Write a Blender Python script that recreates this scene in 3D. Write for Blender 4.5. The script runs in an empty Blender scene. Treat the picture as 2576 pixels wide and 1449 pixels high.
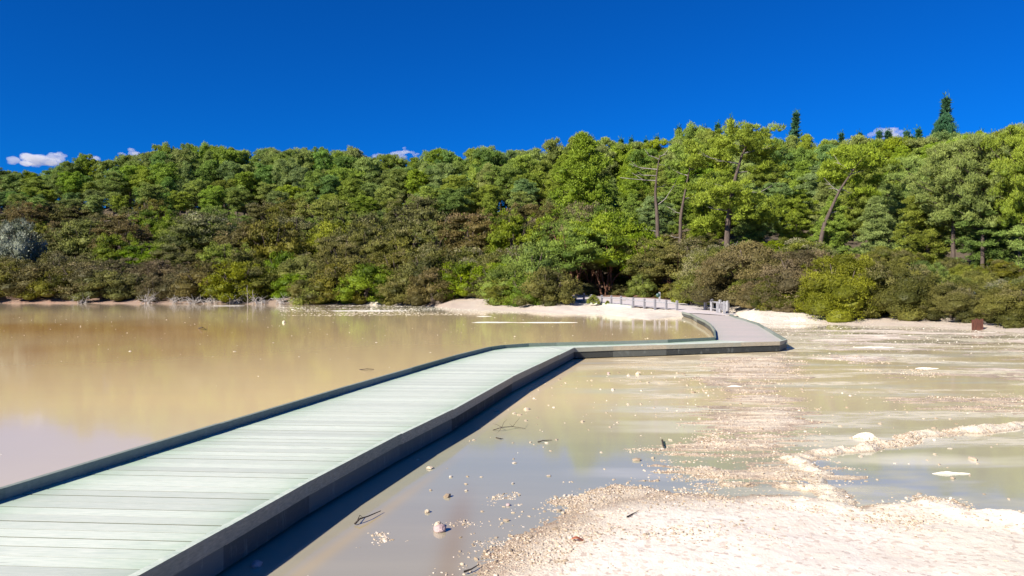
import bpy, math, random
import numpy as np
from mathutils import Vector
RNG = np.random.default_rng(7); random.seed(7)
sc = bpy.context.scene
COL = sc.collection
F, CX, HY, CAMZ = 1900.0, 1288.0, 722.0, 1.8      # focal length in px of a 2576 px wide frame, centre, horizon, eye height

def at(px, py, z=0.0):
    d = F * (CAMZ - z) / (py - HY)
    return np.array([(px - CX) / F * d, d, z])
def xy(px, py, z=0.0):
    return at(px, py, z)[:2]
def ztop(py, d):
    return CAMZ + (HY - py) / F * d

# ------------------------------------------------------------------ object helpers
def tag(o, label=None, cat=None, group=None, kind=None):
    if label: o['label'] = label
    if cat: o['category'] = cat
    if group: o['group'] = group
    if kind: o['kind'] = kind
    return o
def empty(name, loc, rz=0.0, s=1.0):
    o = bpy.data.objects.new(name, None); COL.objects.link(o)
    o.location = loc; o.rotation_euler = (0, 0, rz); o.empty_display_size = .2
    o.scale = (s, s, s) if np.isscalar(s) else s
    return o
def mesh(name, v, f, attrs=None, smooth=False):
    v = np.asarray(v, dtype=np.float32); f = np.asarray(f, dtype=np.int32)
    me = bpy.data.meshes.new(name)
    n, k = f.shape
    me.vertices.add(len(v)); me.vertices.foreach_set('co', v.ravel())
    me.loops.add(n * k); me.loops.foreach_set('vertex_index', f.ravel())
    me.polygons.add(n)
    me.polygons.foreach_set('loop_start', np.arange(0, n * k, k, dtype=np.int32))
    me.polygons.foreach_set('use_smooth', np.full(n, smooth))
    me.update(calc_edges=True)
    for an, arr in (attrs or {}).items():
        arr = np.asarray(arr, dtype=np.float32)
        a = me.color_attributes.new(an, 'FLOAT_COLOR', 'POINT')
        c = np.ones((len(v), 4), dtype=np.float32); c[:, :arr.shape[1]] = arr
        a.data.foreach_set('color', c.ravel())
    return me
def obj(name, me, mat=None, parent=None, loc=None):
    o = bpy.data.objects.new(name, me); COL.objects.link(o)
    if mat and not me.materials: me.materials.append(mat)
    if parent: o.parent = parent
    if loc is not None: o.location = loc
    return o
class MB:
    """collects quads (triangles are quads with a repeated corner split off) for one mesh"""
    def __init__(s): s.v = []; s.f = []; s.n = 0; s.a = []
    def add(s, v, f, a=None):
        v = np.asarray(v, float); s.v.append(v); s.f.append(np.asarray(f, int) + s.n)
        s.a.append(np.zeros((len(v), 3)) if a is None else np.broadcast_to(np.asarray(a, float), (len(v), 3)))
        s.n += len(v)
    def hexa(s, bot, top, a=None):     # four plan points each, counter-clockwise
        v = list(bot) + list(top)
        s.add(v, [[3, 2, 1, 0], [4, 5, 6, 7], [0, 1, 5, 4], [1, 2, 6, 5], [2, 3, 7, 6], [3, 0, 4, 7]], a)
    def box(s, c, sz, rz=0, a=None, taper=1.0):
        x, y, z = sz[0] / 2, sz[1] / 2, sz[2] / 2
        ca, sa = math.cos(rz), math.sin(rz)
        P = lambda X, Y, Z: (c[0] + X * ca - Y * sa, c[1] + X * sa + Y * ca, c[2] + Z)
        q = [(-x, -y), (x, -y), (x, y), (-x, y)]
        s.hexa([P(X, Y, -z) for X, Y in q], [P(X * taper, Y * taper, z) for X, Y in q], a)
    def tube(s, pts, rad, sides=6, a=None):
        pts = np.asarray(pts, float); n = len(pts)
        rad = np.broadcast_to(np.asarray(rad, float), (n,))
        T = np.gradient(pts, axis=0); T /= np.linalg.norm(T, axis=1)[:, None] + 1e-9
        up = np.array([0, 0, 1.0]) if abs(T[0][2]) < .8 else np.array([1.0, 0, 0])
        V = []
        for i in range(n):
            u = np.cross(T[i], up); u /= np.linalg.norm(u) + 1e-9; w = np.cross(T[i], u)
            for k in range(sides):
                an = 2 * math.pi * k / sides
                V.append(pts[i] + rad[i] * (u * math.cos(an) + w * math.sin(an)))
        Fc = [[i * sides + k, i * sides + (k + 1) % sides, (i + 1) * sides + (k + 1) % sides, (i + 1) * sides + k] for i in range(n - 1) for k in range(sides)]
        V.append(pts[-1] + T[-1] * rad[-1] * .5); e = len(V) - 1
        for k in range(0, sides, 2):
            b = (n - 1) * sides
            Fc.append([b + k, b + (k + 1) % sides, b + (k + 2) % sides, e])
        s.add(V, Fc, a)
    def build(s, name, mat, parent=None, loc=None, smooth=False, attr=False):
        me = mesh(name, np.concatenate(s.v), np.concatenate(s.f), {'tone': np.concatenate(s.a)} if attr else None, smooth)
        return obj(name, me, mat, parent, loc)

# ------------------------------------------------------------------ value noise
def vnoise(x, y, seed=0):
    xi = np.floor(x).astype(np.int64); yi = np.floor(y).astype(np.int64)
    fx = x - xi; fy = y - yi; fx = fx * fx * (3 - 2 * fx); fy = fy * fy * (3 - 2 * fy)
    def h(a, b):
        n = (a * 374761393 + b * 668265263 + seed * 1442695041) & 0xffffffff
        n = ((n ^ (n >> 13)) * 1274126177) & 0xffffffff
        return ((n ^ (n >> 16)) & 0xffff) / 65535.0
    return (h(xi, yi) * (1 - fx) + h(xi + 1, yi) * fx) * (1 - fy) + (h(xi, yi + 1) * (1 - fx) + h(xi + 1, yi + 1) * fx) * fy
def fbm(x, y, o=4, seed=0):
    r = 0; a = .5; t = 0
    for i in range(o):
        r = r + a * vnoise(x * 2 ** i + 17.3 * i, y * 2 ** i + 5.1 * i, seed + i); t += a; a *= .5
    return r / t - .5
def sstep(a, b, x):
    t = np.clip((x - a) / (b - a), 0, 1); return t * t * (3 - 2 * t)
def poly_sd(X, Y, P):                    # signed distance, positive inside
    P = np.asarray(P); d = np.full(X.shape, 1e9); ins = np.zeros(X.shape, bool)
    for i in range(len(P)):
        a, b = P[i], P[(i + 1) % len(P)]; e = b - a
        t = np.clip(((X - a[0]) * e[0] + (Y - a[1]) * e[1]) / (e @ e + 1e-9), 0, 1)
        d = np.minimum(d, np.hypot(X - a[0] - t * e[0], Y - a[1] - t * e[1]))
        c = ((a[1] > Y) != (b[1] > Y)) & (X < (b[0] - a[0]) * (Y - a[1]) / (b[1] - a[1] + 1e-12) + a[0])
        ins ^= c
    return np.where(ins, d, -d)
def line_d(X, Y, P):
    P = np.asarray(P); d = np.full(X.shape, 1e9)
    for a, b in zip(P[:-1], P[1:]):
        e = b - a; t = np.clip(((X - a[0]) * e[0] + (Y - a[1]) * e[1]) / (e @ e + 1e-9), 0, 1)
        d = np.minimum(d, np.hypot(X - a[0] - t * e[0], Y - a[1] - t * e[1]))
    return d

# ------------------------------------------------------------------ materials
class N:
    """tiny node-tree writer"""
    def __init__(s, name):
        s.m = bpy.data.materials.new(name); s.m.use_nodes = True
        s.t = s.m.node_tree; s.t.nodes.clear()
        s.out = s.t.nodes.new('ShaderNodeOutputMaterial')
    def n(s, typ, ins=None, **kw):
        nd = s.t.nodes.new('ShaderNode' + typ)
        for k, v in kw.items(): setattr(nd, k, v)
        for k, v in (ins or {}).items(): s.set(nd.inputs[k], v)
        return nd
    def set(s, sock, v):
        if isinstance(v, bpy.types.NodeSocket): s.t.links.new(v, sock)
        elif isinstance(v, (tuple, list)) and len(v) == 3 and sock.type == 'RGBA': sock.default_value = (*v, 1)
        else: sock.default_value = v
    def mix(s, fac, a, b, mode='MIX'):
        nd = s.t.nodes.new('ShaderNodeMix'); nd.data_type = 'RGBA'; nd.blend_type = mode
        s.set(nd.inputs[0], fac); s.set(nd.inputs[6], a); s.set(nd.inputs[7], b); return nd.outputs[2]
    def math(s, op, a, b=0.0, clamp=False):
        nd = s.t.nodes.new('ShaderNodeMath'); nd.operation = op; nd.use_clamp = clamp
        s.set(nd.inputs[0], a); s.set(nd.inputs[1], b); return nd.outputs[0]
    def mapr(s, v, a, b, c=0.0, d=1.0):
        nd = s.n('MapRange', {0: v, 1: a, 2: b, 3: c, 4: d}); return nd.outputs[0]
    def noise(s, vec, scale, detail=4, rough=.55, out=0):
        nd = s.n('TexNoise', {'Vector': vec, 'Scale': scale, 'Detail': detail, 'Roughness': rough}); return nd.outputs[out]
    def pos(s, scale=(1, 1, 1)):
        g = s.n('NewGeometry').outputs['Position']
        return s.n('Mapping', {'Vector': g, 'Scale': scale}).outputs[0]
    def objc(s, scale=(1, 1, 1)):
        g = s.n('TexCoord').outputs['Object']
        return s.n('Mapping', {'Vector': g, 'Scale': scale}).outputs[0]
    def attr(s, name='tone'):
        a = s.n('Attribute', attribute_name=name); q = s.n('SeparateColor', {0: a.outputs['Color']}); return a.outputs['Color'], q.outputs
    def bump(s, h, strength=.5, dist=.02):
        return s.n('Bump', {'Height': h, 'Strength': strength, 'Distance': dist}).outputs[0]
    def surf(s, color, rough=.7, normal=None, **kw):
        b = s.n('BsdfPrincipled', {'Base Color': color, 'Roughness': rough, **kw})
        if normal: s.set(b.inputs['Normal'], normal)
        s.t.links.new(b.outputs[0], s.out.inputs[0]); return s.m

def leaf_mat(name, dark, light, tip, trans=.16):
    m = N(name); _, q = m.attr()
    rnd = m.n('ObjectInfo').outputs['Random']
    c = m.mix(q[0], dark, light)
    c = m.mix(q[1], c, tip)
    hsv = m.n('HueSaturation', {'Hue': m.mapr(rnd, 0, 1, .478, .504), 'Saturation': m.mapr(m.math('FRACT', m.math('MULTIPLY', rnd, 7.3)), 0, 1, .85, 1.12), 'Value': m.mapr(m.math('FRACT', m.math('MULTIPLY', rnd, 13.7)), 0, 1, .84, 1.14), 'Color': c})
    c = hsv.outputs[0]
    d = m.n('BsdfPrincipled', {'Base Color': c, 'Roughness': .6, 'Specular IOR Level': .25})
    t = m.n('BsdfTranslucent', {'Color': c})
    x = m.n('MixShader', {0: trans, 1: d.outputs[0], 2: t.outputs[0]})
    m.t.links.new(x.outputs[0], m.out.inputs[0]); return m.m
def bark_mat(name, a, b):
    m = N(name); v = m.objc((3, 3, .6))
    n = m.noise(v, 3, 5, .7)
    return m.surf(m.mix(m.mapr(n, .3, .7), a, b), .9, m.bump(n, .8, .05))

M = {}
M['pine'] = leaf_mat('pine_needles', (.080, .135, .018), (.300, .410, .062), (.38, .48, .09))
M['pine_yellow'] = leaf_mat('yellow_pine_needles', (.085, .130, .014), (.270, .350, .046), (.38, .43, .08))
M['pine_blue'] = leaf_mat('blue_green_needles', (.060, .120, .024), (.215, .350, .070), (.28, .42, .11))
M['spire'] = leaf_mat('dark_spire_needles', (.015, .060, .030), (.045, .150, .070), (.08, .19, .09), .1)
M['manuka'] = leaf_mat('olive_brown_foliage', (.048, .056, .009), (.200, .200, .032), (.35, .31, .14))
M['green'] = leaf_mat('fresh_green_foliage', (.055, .100, .005), (.210, .300, .018), (.29, .37, .04))
M['yellow'] = leaf_mat('yellow_green_foliage', (.085, .105, .006), (.270, .300, .025), (.34, .36, .06))
M['brown'] = leaf_mat('brown_foliage', (.065, .060, .016), (.220, .185, .060), (.38, .29, .16))
M['silver'] = leaf_mat('silver_foliage', (.09, .12, .06), (.33, .37, .26), (.66, .66, .58))
M['pale'] = leaf_mat('pale_tipped_foliage', (.065, .085, .012), (.220, .230, .045), (.56, .49, .34))
M['bark'] = bark_mat('grey_brown_bark', (.045, .032, .025), (.15, .11, .085))
M['dead'] = bark_mat('bleached_dead_wood', (.16, .135, .115), (.42, .38, .345))
M['drift'] = bark_mat('white_driftwood', (.26, .235, .22), (.60, .56, .52))
M['redbark'] = bark_mat('reddish_bark', (.10, .045, .025), (.25, .12, .07))

# ------------------------------------------------------------------ world, sun
SUN_EL, SUN_DIR = math.radians(33), np.array([-.74, -.67])
SUN_DIR /= np.linalg.norm(SUN_DIR)
w = bpy.data.worlds.new('World'); sc.world = w; w.use_nodes = True
nt = w.node_tree; nt.nodes.clear()
sky = nt.nodes.new('ShaderNodeTexSky'); sky.sky_type = 'NISHITA'; sky.sun_disc = False
sky.sun_elevation = SUN_EL; sky.sun_rotation = math.atan2(SUN_DIR[0], SUN_DIR[1])
sky.air_density = 1.0; sky.dust_density = 0.0; sky.ozone_density = 4.0; sky.altitude = 1500
mx = nt.nodes.new('ShaderNodeMix'); mx.data_type = 'RGBA'; mx.blend_type = 'MULTIPLY'; mx.inputs[0].default_value = 1
mx.inputs[7].default_value = (.010, .305, .77, 1)
bg = nt.nodes.new('ShaderNodeBackground'); bg.inputs[1].default_value = .088
wo = nt.nodes.new('ShaderNodeOutputWorld')
nt.links.new(sky.outputs[0], mx.inputs[6]); nt.links.new(mx.outputs[2], bg.inputs[0]); nt.links.new(bg.outputs[0], wo.inputs[0])
sl = bpy.data.lights.new('sun', 'SUN'); sl.energy = 5.0; sl.angle = math.radians(.5); sl.color = (1, .93, .82)
so = bpy.data.objects.new('sun', sl); COL.objects.link(so)
v = Vector((SUN_DIR[0] * math.cos(SUN_EL), SUN_DIR[1] * math.cos(SUN_EL), math.sin(SUN_EL)))
so.rotation_euler = v.to_track_quat('Z', 'Y').to_euler(); so.location = (-40, -40, 60)
vs = sc.view_settings; vs.view_transform = 'Standard'; vs.look = 'None'; vs.exposure = .80; vs.gamma = 1
cam = bpy.data.cameras.new('camera'); co = bpy.data.objects.new('camera', cam); COL.objects.link(co); sc.camera = co
cam.sensor_width = 36; cam.lens = 36 * F / 2576; cam.clip_start = .05; cam.clip_end = 20000; cam.shift_y = -2.5 / 2576
co.location = (0, 0, CAMZ); co.rotation_euler = (math.pi / 2, 0, 0)
sc.cycles.max_bounces = 8; sc.cycles.transparent_max_bounces = 8; sc.cycles.volume_bounces = 2

# ------------------------------------------------------------------ terrain tables
# px, water edge row, d1,z1, d2,z2, pine depth, row, crest depth, row
TB = np.array([
 [-900, 762, 87, .75, 95, 2.2, 135, 575, 170, 530],
 [0, 762.6, 87, .75, 95, 2.2, 135, 575, 170, 528],
 [230, 763, 86, .5, 94, 2.0, 135, 575, 170, 525],
 [430, 764, 84, .35, 90, 1.5, 135, 575, 168, 520],
 [650, 765, 81, .3, 88, 1.5, 135, 575, 165, 520],
 [910, 767, 77.5, .3, 84, 1.6, 125, 595, 155, 530],
 [1063, 768.7, 75, .3, 82, 1.5, 118, 600, 150, 535],
 [1130, 775, 68, .4, 78, 1.5, 112, 602, 148, 537],
 [1210, 779.5, 66, .6, 75, 1.6, 108, 605, 145, 540],
 [1300, 783, 62, .45, 70, 1.4, 104, 605, 140, 540],
 [1395, 788.5, 58, .5, 66, 1.2, 96, 610, 135, 540],
 [1450, 790, 62, .70, 76, 1.05, 92, 615, 130, 540],
 [1520, 791, 57, .56, 76, 1.05, 88, 620, 128, 540],
 [1568, 796.7, 53.5, .50, 76, 1.05, 85, 625, 125, 538],
 [1630, 804.9, 50.9, .42, 76, 1.05, 82, 630, 120, 535],
 [1687, 798, 48.6, .33, 76, 1.05, 80, 635, 117, 535],
 [1714, 796.7, 48.2, .30, 66, .8, 79, 635, 115, 535],
 [1800, 794, 49, .24, 53, .5, 76, 640, 113, 538],
 [1860, 798.8, 46, .30, 50, .6, 74, 640, 112, 540],
 [1911, 813, 39, .25, 44, .6, 72, 640, 110, 542],
 [2030, 814, 38.6, .25, 43, .6, 70, 645, 108, 545],
 [2347, 822.5, 34.8, .12, 40, .6, 57, 690, 100, 555],
 [2576, 837.5, 30.4, .12, 36, .6, 47, 730, 95, 565],
 [3500, 850, 27.6, .12, 33, .6, 45, 735, 90, 570]], float)
def tb(px, c): return np.interp(px, TB[:, 0], TB[:, c])
def nodes(px):
    ds = F * CAMZ / (tb(px, 1) - HY)
    dp, dc = tb(px, 6), tb(px, 8)
    return (np.stack([ds - 9, ds - 2, ds, np.maximum(tb(px, 2), ds + .5), tb(px, 4), dp, dc, dc + 70, dc + 300]),
            np.stack([ds * 0 - 1., ds * 0 - .3, ds * 0, tb(px, 3), tb(px, 5), ztop(tb(px, 7), dp), ztop(tb(px, 9), dc), ztop(tb(px, 9), dc) - 6, ds * 0 - 8]))
def H(x, y):
    x = np.asarray(x, float); y = np.asarray(y, float)
    px = CX + F * x / np.maximum(y, 1)
    D, Z = nodes(px)
    r = np.full(np.broadcast(x, y).shape, -1.0)
    for i in range(len(D) - 1):
        t = (y - D[i]) / (D[i + 1] - D[i]); s = (t >= 0) & (t < 1)
        r = np.where(s, Z[i] + (Z[i + 1] - Z[i]) * t, r)
    r = np.where(y >= D[-1], -8, r)
    back = sstep(4, 20, y - D[4])
    return r + fbm(x * .35, y * .35, 4, 3) * (.30 + 1.4 * back) * sstep(0, 5, y - D[2]) + .16 * fbm(x * 1.6, y * 1.6, 4, 4) * sstep(0, 1.5, y - D[2])

def grid(us, ds, hf):
    U, D = np.meshgrid(us, ds); X = U * D; Y = D
    Z = hf(X, Y)
    nr, nc = X.shape
    idx = np.arange(nr * nc).reshape(nr, nc)
    f = np.stack([idx[:-1, :-1], idx[:-1, 1:], idx[1:, 1:], idx[1:, :-1]], -1).reshape(-1, 4)
    return np.stack([X, Y, Z], -1).reshape(-1, 3), f

# hillside and shore ground
us = np.arange(-1.25, 1.4, .004); dd = 19 * 1.006 ** np.arange(0, 480)
v, f = grid(us, dd, H)
px_ = CX + F * v[:, 0] / v[:, 1]; Dn, _ = nodes(px_)
t = v[:, 1] - Dn[2]
veg = sstep(2, 9, v[:, 1] - Dn[3] + 6 * fbm(v[:, 0] * .2, v[:, 1] * .2, 3, 9))      # 0 bare sinter, 1 soil and litter
redsoil = np.exp(-((px_ - 1560) / 170) ** 2) * sstep(0, 6, v[:, 1] - 60) * sstep(82, 76, v[:, 1]) + np.exp(-((px_ + 50) / 420) ** 2) * sstep(100, 92, v[:, 1])
white = np.clip(np.exp(-((px_ - 1600) / 170) ** 2) + np.exp(-((px_ - 960) / 60) ** 2) + .8 * np.exp(-((px_ - 1960) / 90) ** 2) + .55 * sstep(1000, 1250, px_), 0, 1)
g = N('ground_soil')
_, q = g.attr()
n1 = g.noise(g.pos(), 1.6, 8, .65); n2 = g.noise(g.pos((1, 1, 1)), 14, 4, .7)
bare = g.mix(q[2], (.30, .225, .17), (.84, .77, .64))
bare = g.mix(g.mapr(n1, .35, .7), bare, g.mix(.35, bare, (.62, .42, .32)))
soil = g.mix(g.mapr(n1, .35, .65), (.045, .034, .020), (.11, .080, .045))
c = g.mix(q[0], bare, soil); c = g.mix(g.math('MULTIPLY', q[1], g.mapr(n1, .3, .6)), c, (.40, .20, .13))
c = g.mix(g.mapr(n2, .3, .75, 0, .35), c, (.30, .24, .19))
g.surf(c, .95, g.bump(n2, .7, .12))
me = mesh('ground', v, f, {'tone': np.stack([veg, np.clip(redsoil, 0, 1) * .8, white], 1)}, True)
tag(obj('ground', me, g.m), kind='structure')
gf = N('outer_ground'); gf.surf((.20, .17, .12), .95)
R = 9000
o = obj('outer_ground', mesh('outer_ground', [[-R, -R, -9], [R, -R, -9], [R, R, -9], [-R, R, -9]], [[0, 1, 2, 3]]), gf.m); tag(o, kind='structure')

# ------------------------------------------------------------------ mud flat / gravel shore in front (fine sheet)
P_bank = [xy(*p) for p in [(1150, 1460), (1185, 1420), (1215, 1375), (1290, 1335), (1390, 1300), (1440, 1268), (1560, 1246), (1700, 1238), (1860, 1243), (2000, 1250), (2090, 1262), (2170, 1280), (2250, 1263), (2320, 1257), (2400, 1268), (2450, 1290), (2530, 1302), (2700, 1310), (3600, 1330)]] + [np.array([9., 1.0]), np.array([7., -8.]), np.array([-3.6, -8.]), np.array([-1.6, 1.5]), np.array([-.75, 3.3])]
P_tongue = [xy(*p) for p in [(1400, 1262), (1420, 1240), (1530, 1212), (1640, 1222), (1700, 1240), (1600, 1275), (1480, 1300)]]
P_mud = [xy(*p) for p in [(1790, 898), (1990, 888), (2025, 925), (2035, 985), (2060, 1060), (2050, 1110), (2100, 1180), (2120, 1250), (1600, 1238), (1560, 1205), (1620, 1150), (1560, 1120), (1680, 1085), (1700, 1040), (1780, 1010), (1740, 970), (1770, 930)]]
P_mud2 = [xy(*p) for p in [(2230, 1000), (2600, 985), (2750, 1030), (2700, 1060), (2330, 1025)]]
P_far = [xy(*p) for p in [(1925, 824), (2350, 826), (2620, 840), (2900, 860), (2900, 985), (2300, 965), (2120, 940), (2060, 905), (2040, 870), (1990, 850)]]
P_shal = [xy(*p) for p in [(620, 1500), (800, 1380), (900, 1310), (1060, 1290), (1250, 1230), (1450, 1200), (1500, 1300), (1250, 1460), (1000, 1600)]]
L_ridge = [xy(*p) for p in [(2105, 1262), (2080, 1225), (2055, 1190), (1995, 1158), (2080, 1140), (2200, 1120), (2300, 1100), (2420, 1084), (2576, 1068), (2800, 1050)]]
L_r2 = [xy(*p) for p in [(1550, 1208), (1700, 1210), (1850, 1218), (2000, 1222), (2080, 1228)]]
L_r3 = [xy(*p) for p in [(1620, 1170), (1750, 1178), (1900, 1172), (2050, 1180)]]
def warp(X, Y, a=.22, s=1.3):
    return X + a * fbm(X * s, Y * s, 4, 41), Y + a * 1.6 * fbm(X * s, Y * s, 4, 57)
def mudH(X, Y):
    Xw, Yw = warp(X, Y)
    sb = poly_sd(Xw, Yw, P_bank)
    h = -.05 + np.zeros_like(X)
    bank = -.016 + .058 * sstep(-.3, .8, sb) + .12 * sstep(.2, 3.5, sb) + .035 * fbm(X * 1.3, Y * 1.3, 4, 5) * sstep(0, 1, sb)
    rim = .10 * np.exp(-((sb - .2) / .2) ** 2) * sstep(1.8, 2.8, X) * np.clip(.5 + 1.6 * fbm(X * 2.2, Y * 2.2, 4, 61), 0, 1.3)                 # raised crust edge on the right
    h = np.where(sb > -.25, np.maximum(h, bank + rim), h)
    st = poly_sd(Xw, Yw, P_tongue); h = np.maximum(h, np.where(st > -.3, -.03 + .045 * sstep(-.2, .25, st) + .05 * fbm(X * 2.5, Y * 3.5, 4, 6), -1))
    Xm, Ym = warp(X, Y, .9, .8); sm = poly_sd(Xm, Ym, P_mud)
    str_ = fbm(X * .40, Y * 4.2, 5, 11); fine = fbm(X * 1.6, Y * 12, 4, 12)
    mud = -.004 + .065 * str_ + .050 * fine - .022 * sstep(.7, 0, sm) + .03 * fbm(X * .9, Y * .7, 4, 13)
    h = np.where(sm > -.3, np.maximum(h, np.where(sm > 0, mud + .014, mud - .03 * sstep(0, -.3, sm) + .014)), h)
    s2 = poly_sd(Xw, Yw, P_mud2); h = np.where(s2 > -.8, np.maximum(h, .07 * str_ + .06 * fine - .004 - .03 * sstep(.3, -.8, s2)), h)
    sf = poly_sd(Xw, Yw, P_far); far_ = .085 * fbm(X * .45, Y * 1.1, 5, 14) + .05 * fbm(X * 1.8, Y * 3.6, 4, 15)
    h = np.where(sf > -.8, np.maximum(h, far_ - .004 - .04 * sstep(.8, -.8, sf)), h)
    ss = poly_sd(Xw, Yw, P_shal); h = np.where(ss > -.2, np.maximum(h, -.018 + .045 * fbm(X * 4, Y * 4, 5, 21) - .02 * sstep(.3, -.2, ss)), h)
    for L, wd, ht, sd in ((L_ridge, .22, .072, 1), (L_r2, .16, .05, 2), (L_r3, .14, .035, 3)):
        d = line_d(Xw, Yw, L)
        k = np.exp(-(d / wd) ** 2)
        h = np.maximum(h, -.05 + (ht + .05) * k * (.62 + 1.7 * fbm(X * 3, Y * 3, 5, 30 + sd)))
    inn = sstep(.5, 1.6, sb)
    h += .010 * fbm(X * 9, Y * 9, 4, 50) + .006 * (1 - .7 * inn) * fbm(X * 40, Y * 40, 2, 51)
    return h
us = np.linspace(-.62, .86, 1000); dd = 1.3 * 1.0042 ** np.arange(0, 785)
v, f = grid(us, dd, mudH)
X, Y, Z = v.T
keep = (Z > -.035)
fk = keep[f].any(1); f = f[fk]
sb = poly_sd(*warp(X, Y), P_bank); ridge = .8 * np.exp(-(line_d(X, Y, L_ridge) / .4) ** 2)
whiteness = np.clip(.75 * (Y > 16) * sstep(6.5, 8, X) + sstep(.05, 1.0, sb + .9 * fbm(X * 1.1, Y * 1.1, 4, 70)) + .9 * sstep(1.7, 3, X) * sstep(-.05, .15, sb) , 0, 1)
pink = np.clip(.5 + 1.6 * fbm(X * .9, Y * 1.4, 4, 71), 0, 1)
used = np.zeros(len(v), bool); used[f.ravel()] = True
remap = np.cumsum(used) - 1
a = np.stack([whiteness, pink, np.clip(ridge + sstep(2.2, 3.2, X) * (sb > 0) * .5, 0, 1)], 1)[used]
g = N('sinter_gravel'); _, q = g.attr()
P3 = g.pos(); z = g.n('SeparateXYZ', {0: P3}).outputs[2]
vor = g.n('TexVoronoi', {'Vector': P3, 'Scale': 75.0, 'Randomness': 1.0}); vor2 = g.n('TexVoronoi', {'Vector': P3, 'Scale': 28.0})
n1 = g.noise(P3, 5, 8, .7); n2 = g.noise(P3, 60, 3, .6)
brownish = g.mix(q[1], (.54, .47, .34), (.68, .585, .45))
whitish = g.mix(q[1], (.83, .78, .66), (.82, .735, .63))
c = g.mix(q[0], brownish, whitish)
c = g.mix(q[2], c, (.72, .66, .50))
gr = g.n('SeparateColor', {0: vor.outputs['Color']}).outputs[0]
c = g.mix(g.math('MULTIPLY', g.mapr(gr, .0, .5, .55, 0), g.mapr(q[0], 0, 1, 1, .3)), c, g.mix(.6, c, (.30, .18, .12)))
c = g.mix(g.mapr(g.n('SeparateColor', {0: vor2.outputs['Color']}).outputs[1], .8, .95, 0, .5), c, (.36, .22, .16))
c = g.mix(g.mapr(n1, .35, .7, 0, .45), c, (.72, .60, .46))
c = g.mix(g.mapr(g.noise(P3, 1.3, 5, .6), .5, .72, 0, .5), c, (.60, .50, .38))
v3 = g.n('TexVoronoi', {'Vector': P3, 'Scale': 48.0}); c = g.mix(g.mapr(v3.outputs['Distance'], .06, .14, .35, 0), c, (.34, .24, .19))
wet = g.mapr(z, .0, .022, 1, 0)
c = g.mix(g.math('MULTIPLY', wet, .75), c, g.mix(1.0, c, (.62, .52, .42), 'MULTIPLY'))
rough = g.mapr(wet, 0, 1, .95, .35)
hh = g.math('ADD', g.math('MULTIPLY', vor.outputs['Distance'], -.6), n2)
g.surf(c, rough, g.bump(g.math('MULTIPLY', hh, g.mapr(q[0], 0, 1, .8, .22)), .9, .012))
o = obj('gravel_shore', mesh('gravel_shore', v[used], remap[f], {'tone': a}, False), g.m); tag(o, kind='structure')
MSINTER = g.m

# ------------------------------------------------------------------ water
us = np.linspace(-1.3, 1.5, 800); dd = np.concatenate([np.linspace(-14, 1.2, 12) * 1.0, 1.5 * 1.006 ** np.arange(0, 720)])
U, D = np.meshgrid(us, dd); X = np.where(D < 3, U * 3 * 4, U * np.maximum(D, 3) * (1 + 3 * np.clip((6 - D) / 6, 0, 1))); Y = D
nr, nc = X.shape; idx = np.arange(nr * nc).reshape(nr, nc)
f = np.stack([idx[:-1, :-1], idx[:-1, 1:], idx[1:, 1:], idx[1:, :-1]], -1).reshape(-1, 4)
X = X.ravel(); Y = Y.ravel()
PX = CX + F * X / np.maximum(Y, .5); PY = HY + F * CAMZ / np.maximum(Y, .5)
def C(*c): return np.array(c, float)[None, :]
def lerp(a, b, t): return a * (1 - t[:, None]) + b * t[:, None]
Lx = np.interp(Y, [-5, 5.7, 16.7, 19.7, 22.8, 31, 45], [-5.6, -3.87, -1.3, -.24, 6.1, 8.1, 10.7])
left = sstep(1.0, -.2, X - Lx)
nz = fbm(X * .12, Y * .07, 4, 80)
lk = lerp(C(.66, .54, .36) + 0 * X[:, None], C(.90, .68, .37), sstep(6.5, 12, Y + 4 * nz))  # near water paler: sky reflection put into the base colour
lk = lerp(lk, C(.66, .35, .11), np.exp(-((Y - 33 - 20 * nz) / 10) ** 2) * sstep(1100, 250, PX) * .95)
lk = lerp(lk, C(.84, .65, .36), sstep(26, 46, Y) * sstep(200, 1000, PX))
lk = lerp(lk, C(.48, .38, .24), sstep(48, 66, Y) * .8)  # far water darker brown, partly tree reflection put into the colour
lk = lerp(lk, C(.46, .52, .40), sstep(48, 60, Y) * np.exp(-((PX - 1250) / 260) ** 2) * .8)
rt = lerp(C(.37, .37, .27) + 0 * X[:, None], C(.86, .69, .43), sstep(7.5, 12.5, Y + 5 * nz))  # near water darker, coloured to strengthen the sky reflection there
rt = lerp(rt, C(.78, .65, .42), sstep(3, 7, X) * .6)
rt = lerp(rt, C(.56, .48, .36), sstep(19, 30, Y))
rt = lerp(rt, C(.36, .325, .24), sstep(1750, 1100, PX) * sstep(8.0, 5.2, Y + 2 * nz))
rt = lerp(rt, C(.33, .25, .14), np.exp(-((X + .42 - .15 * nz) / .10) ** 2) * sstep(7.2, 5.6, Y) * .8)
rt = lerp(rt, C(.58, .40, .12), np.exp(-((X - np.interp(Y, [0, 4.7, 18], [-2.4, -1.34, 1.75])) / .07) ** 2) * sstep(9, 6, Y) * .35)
rt = lerp(rt, C(.76, .70, .56), np.clip(fbm(X * .45, Y * 1.9, 5, 90) * 4.5, 0, 1) * sstep(.3, 2.0, X) * sstep(30, 22, Y) * .95)
film = (1 - left) * sstep(1.0, 3.2, X) * sstep(34, 28, Y) * np.clip((fbm(X * .5, Y * 1.7, 6, 90) + .06) * 5, 0, 1)
film = np.maximum(film, (1 - left) * sstep(5, 7, X) * sstep(15, 20, Y) * np.clip((fbm(X * .35, Y * 1.0, 6, 91) + .04) * 4, 0, 1) * .75)
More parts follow.
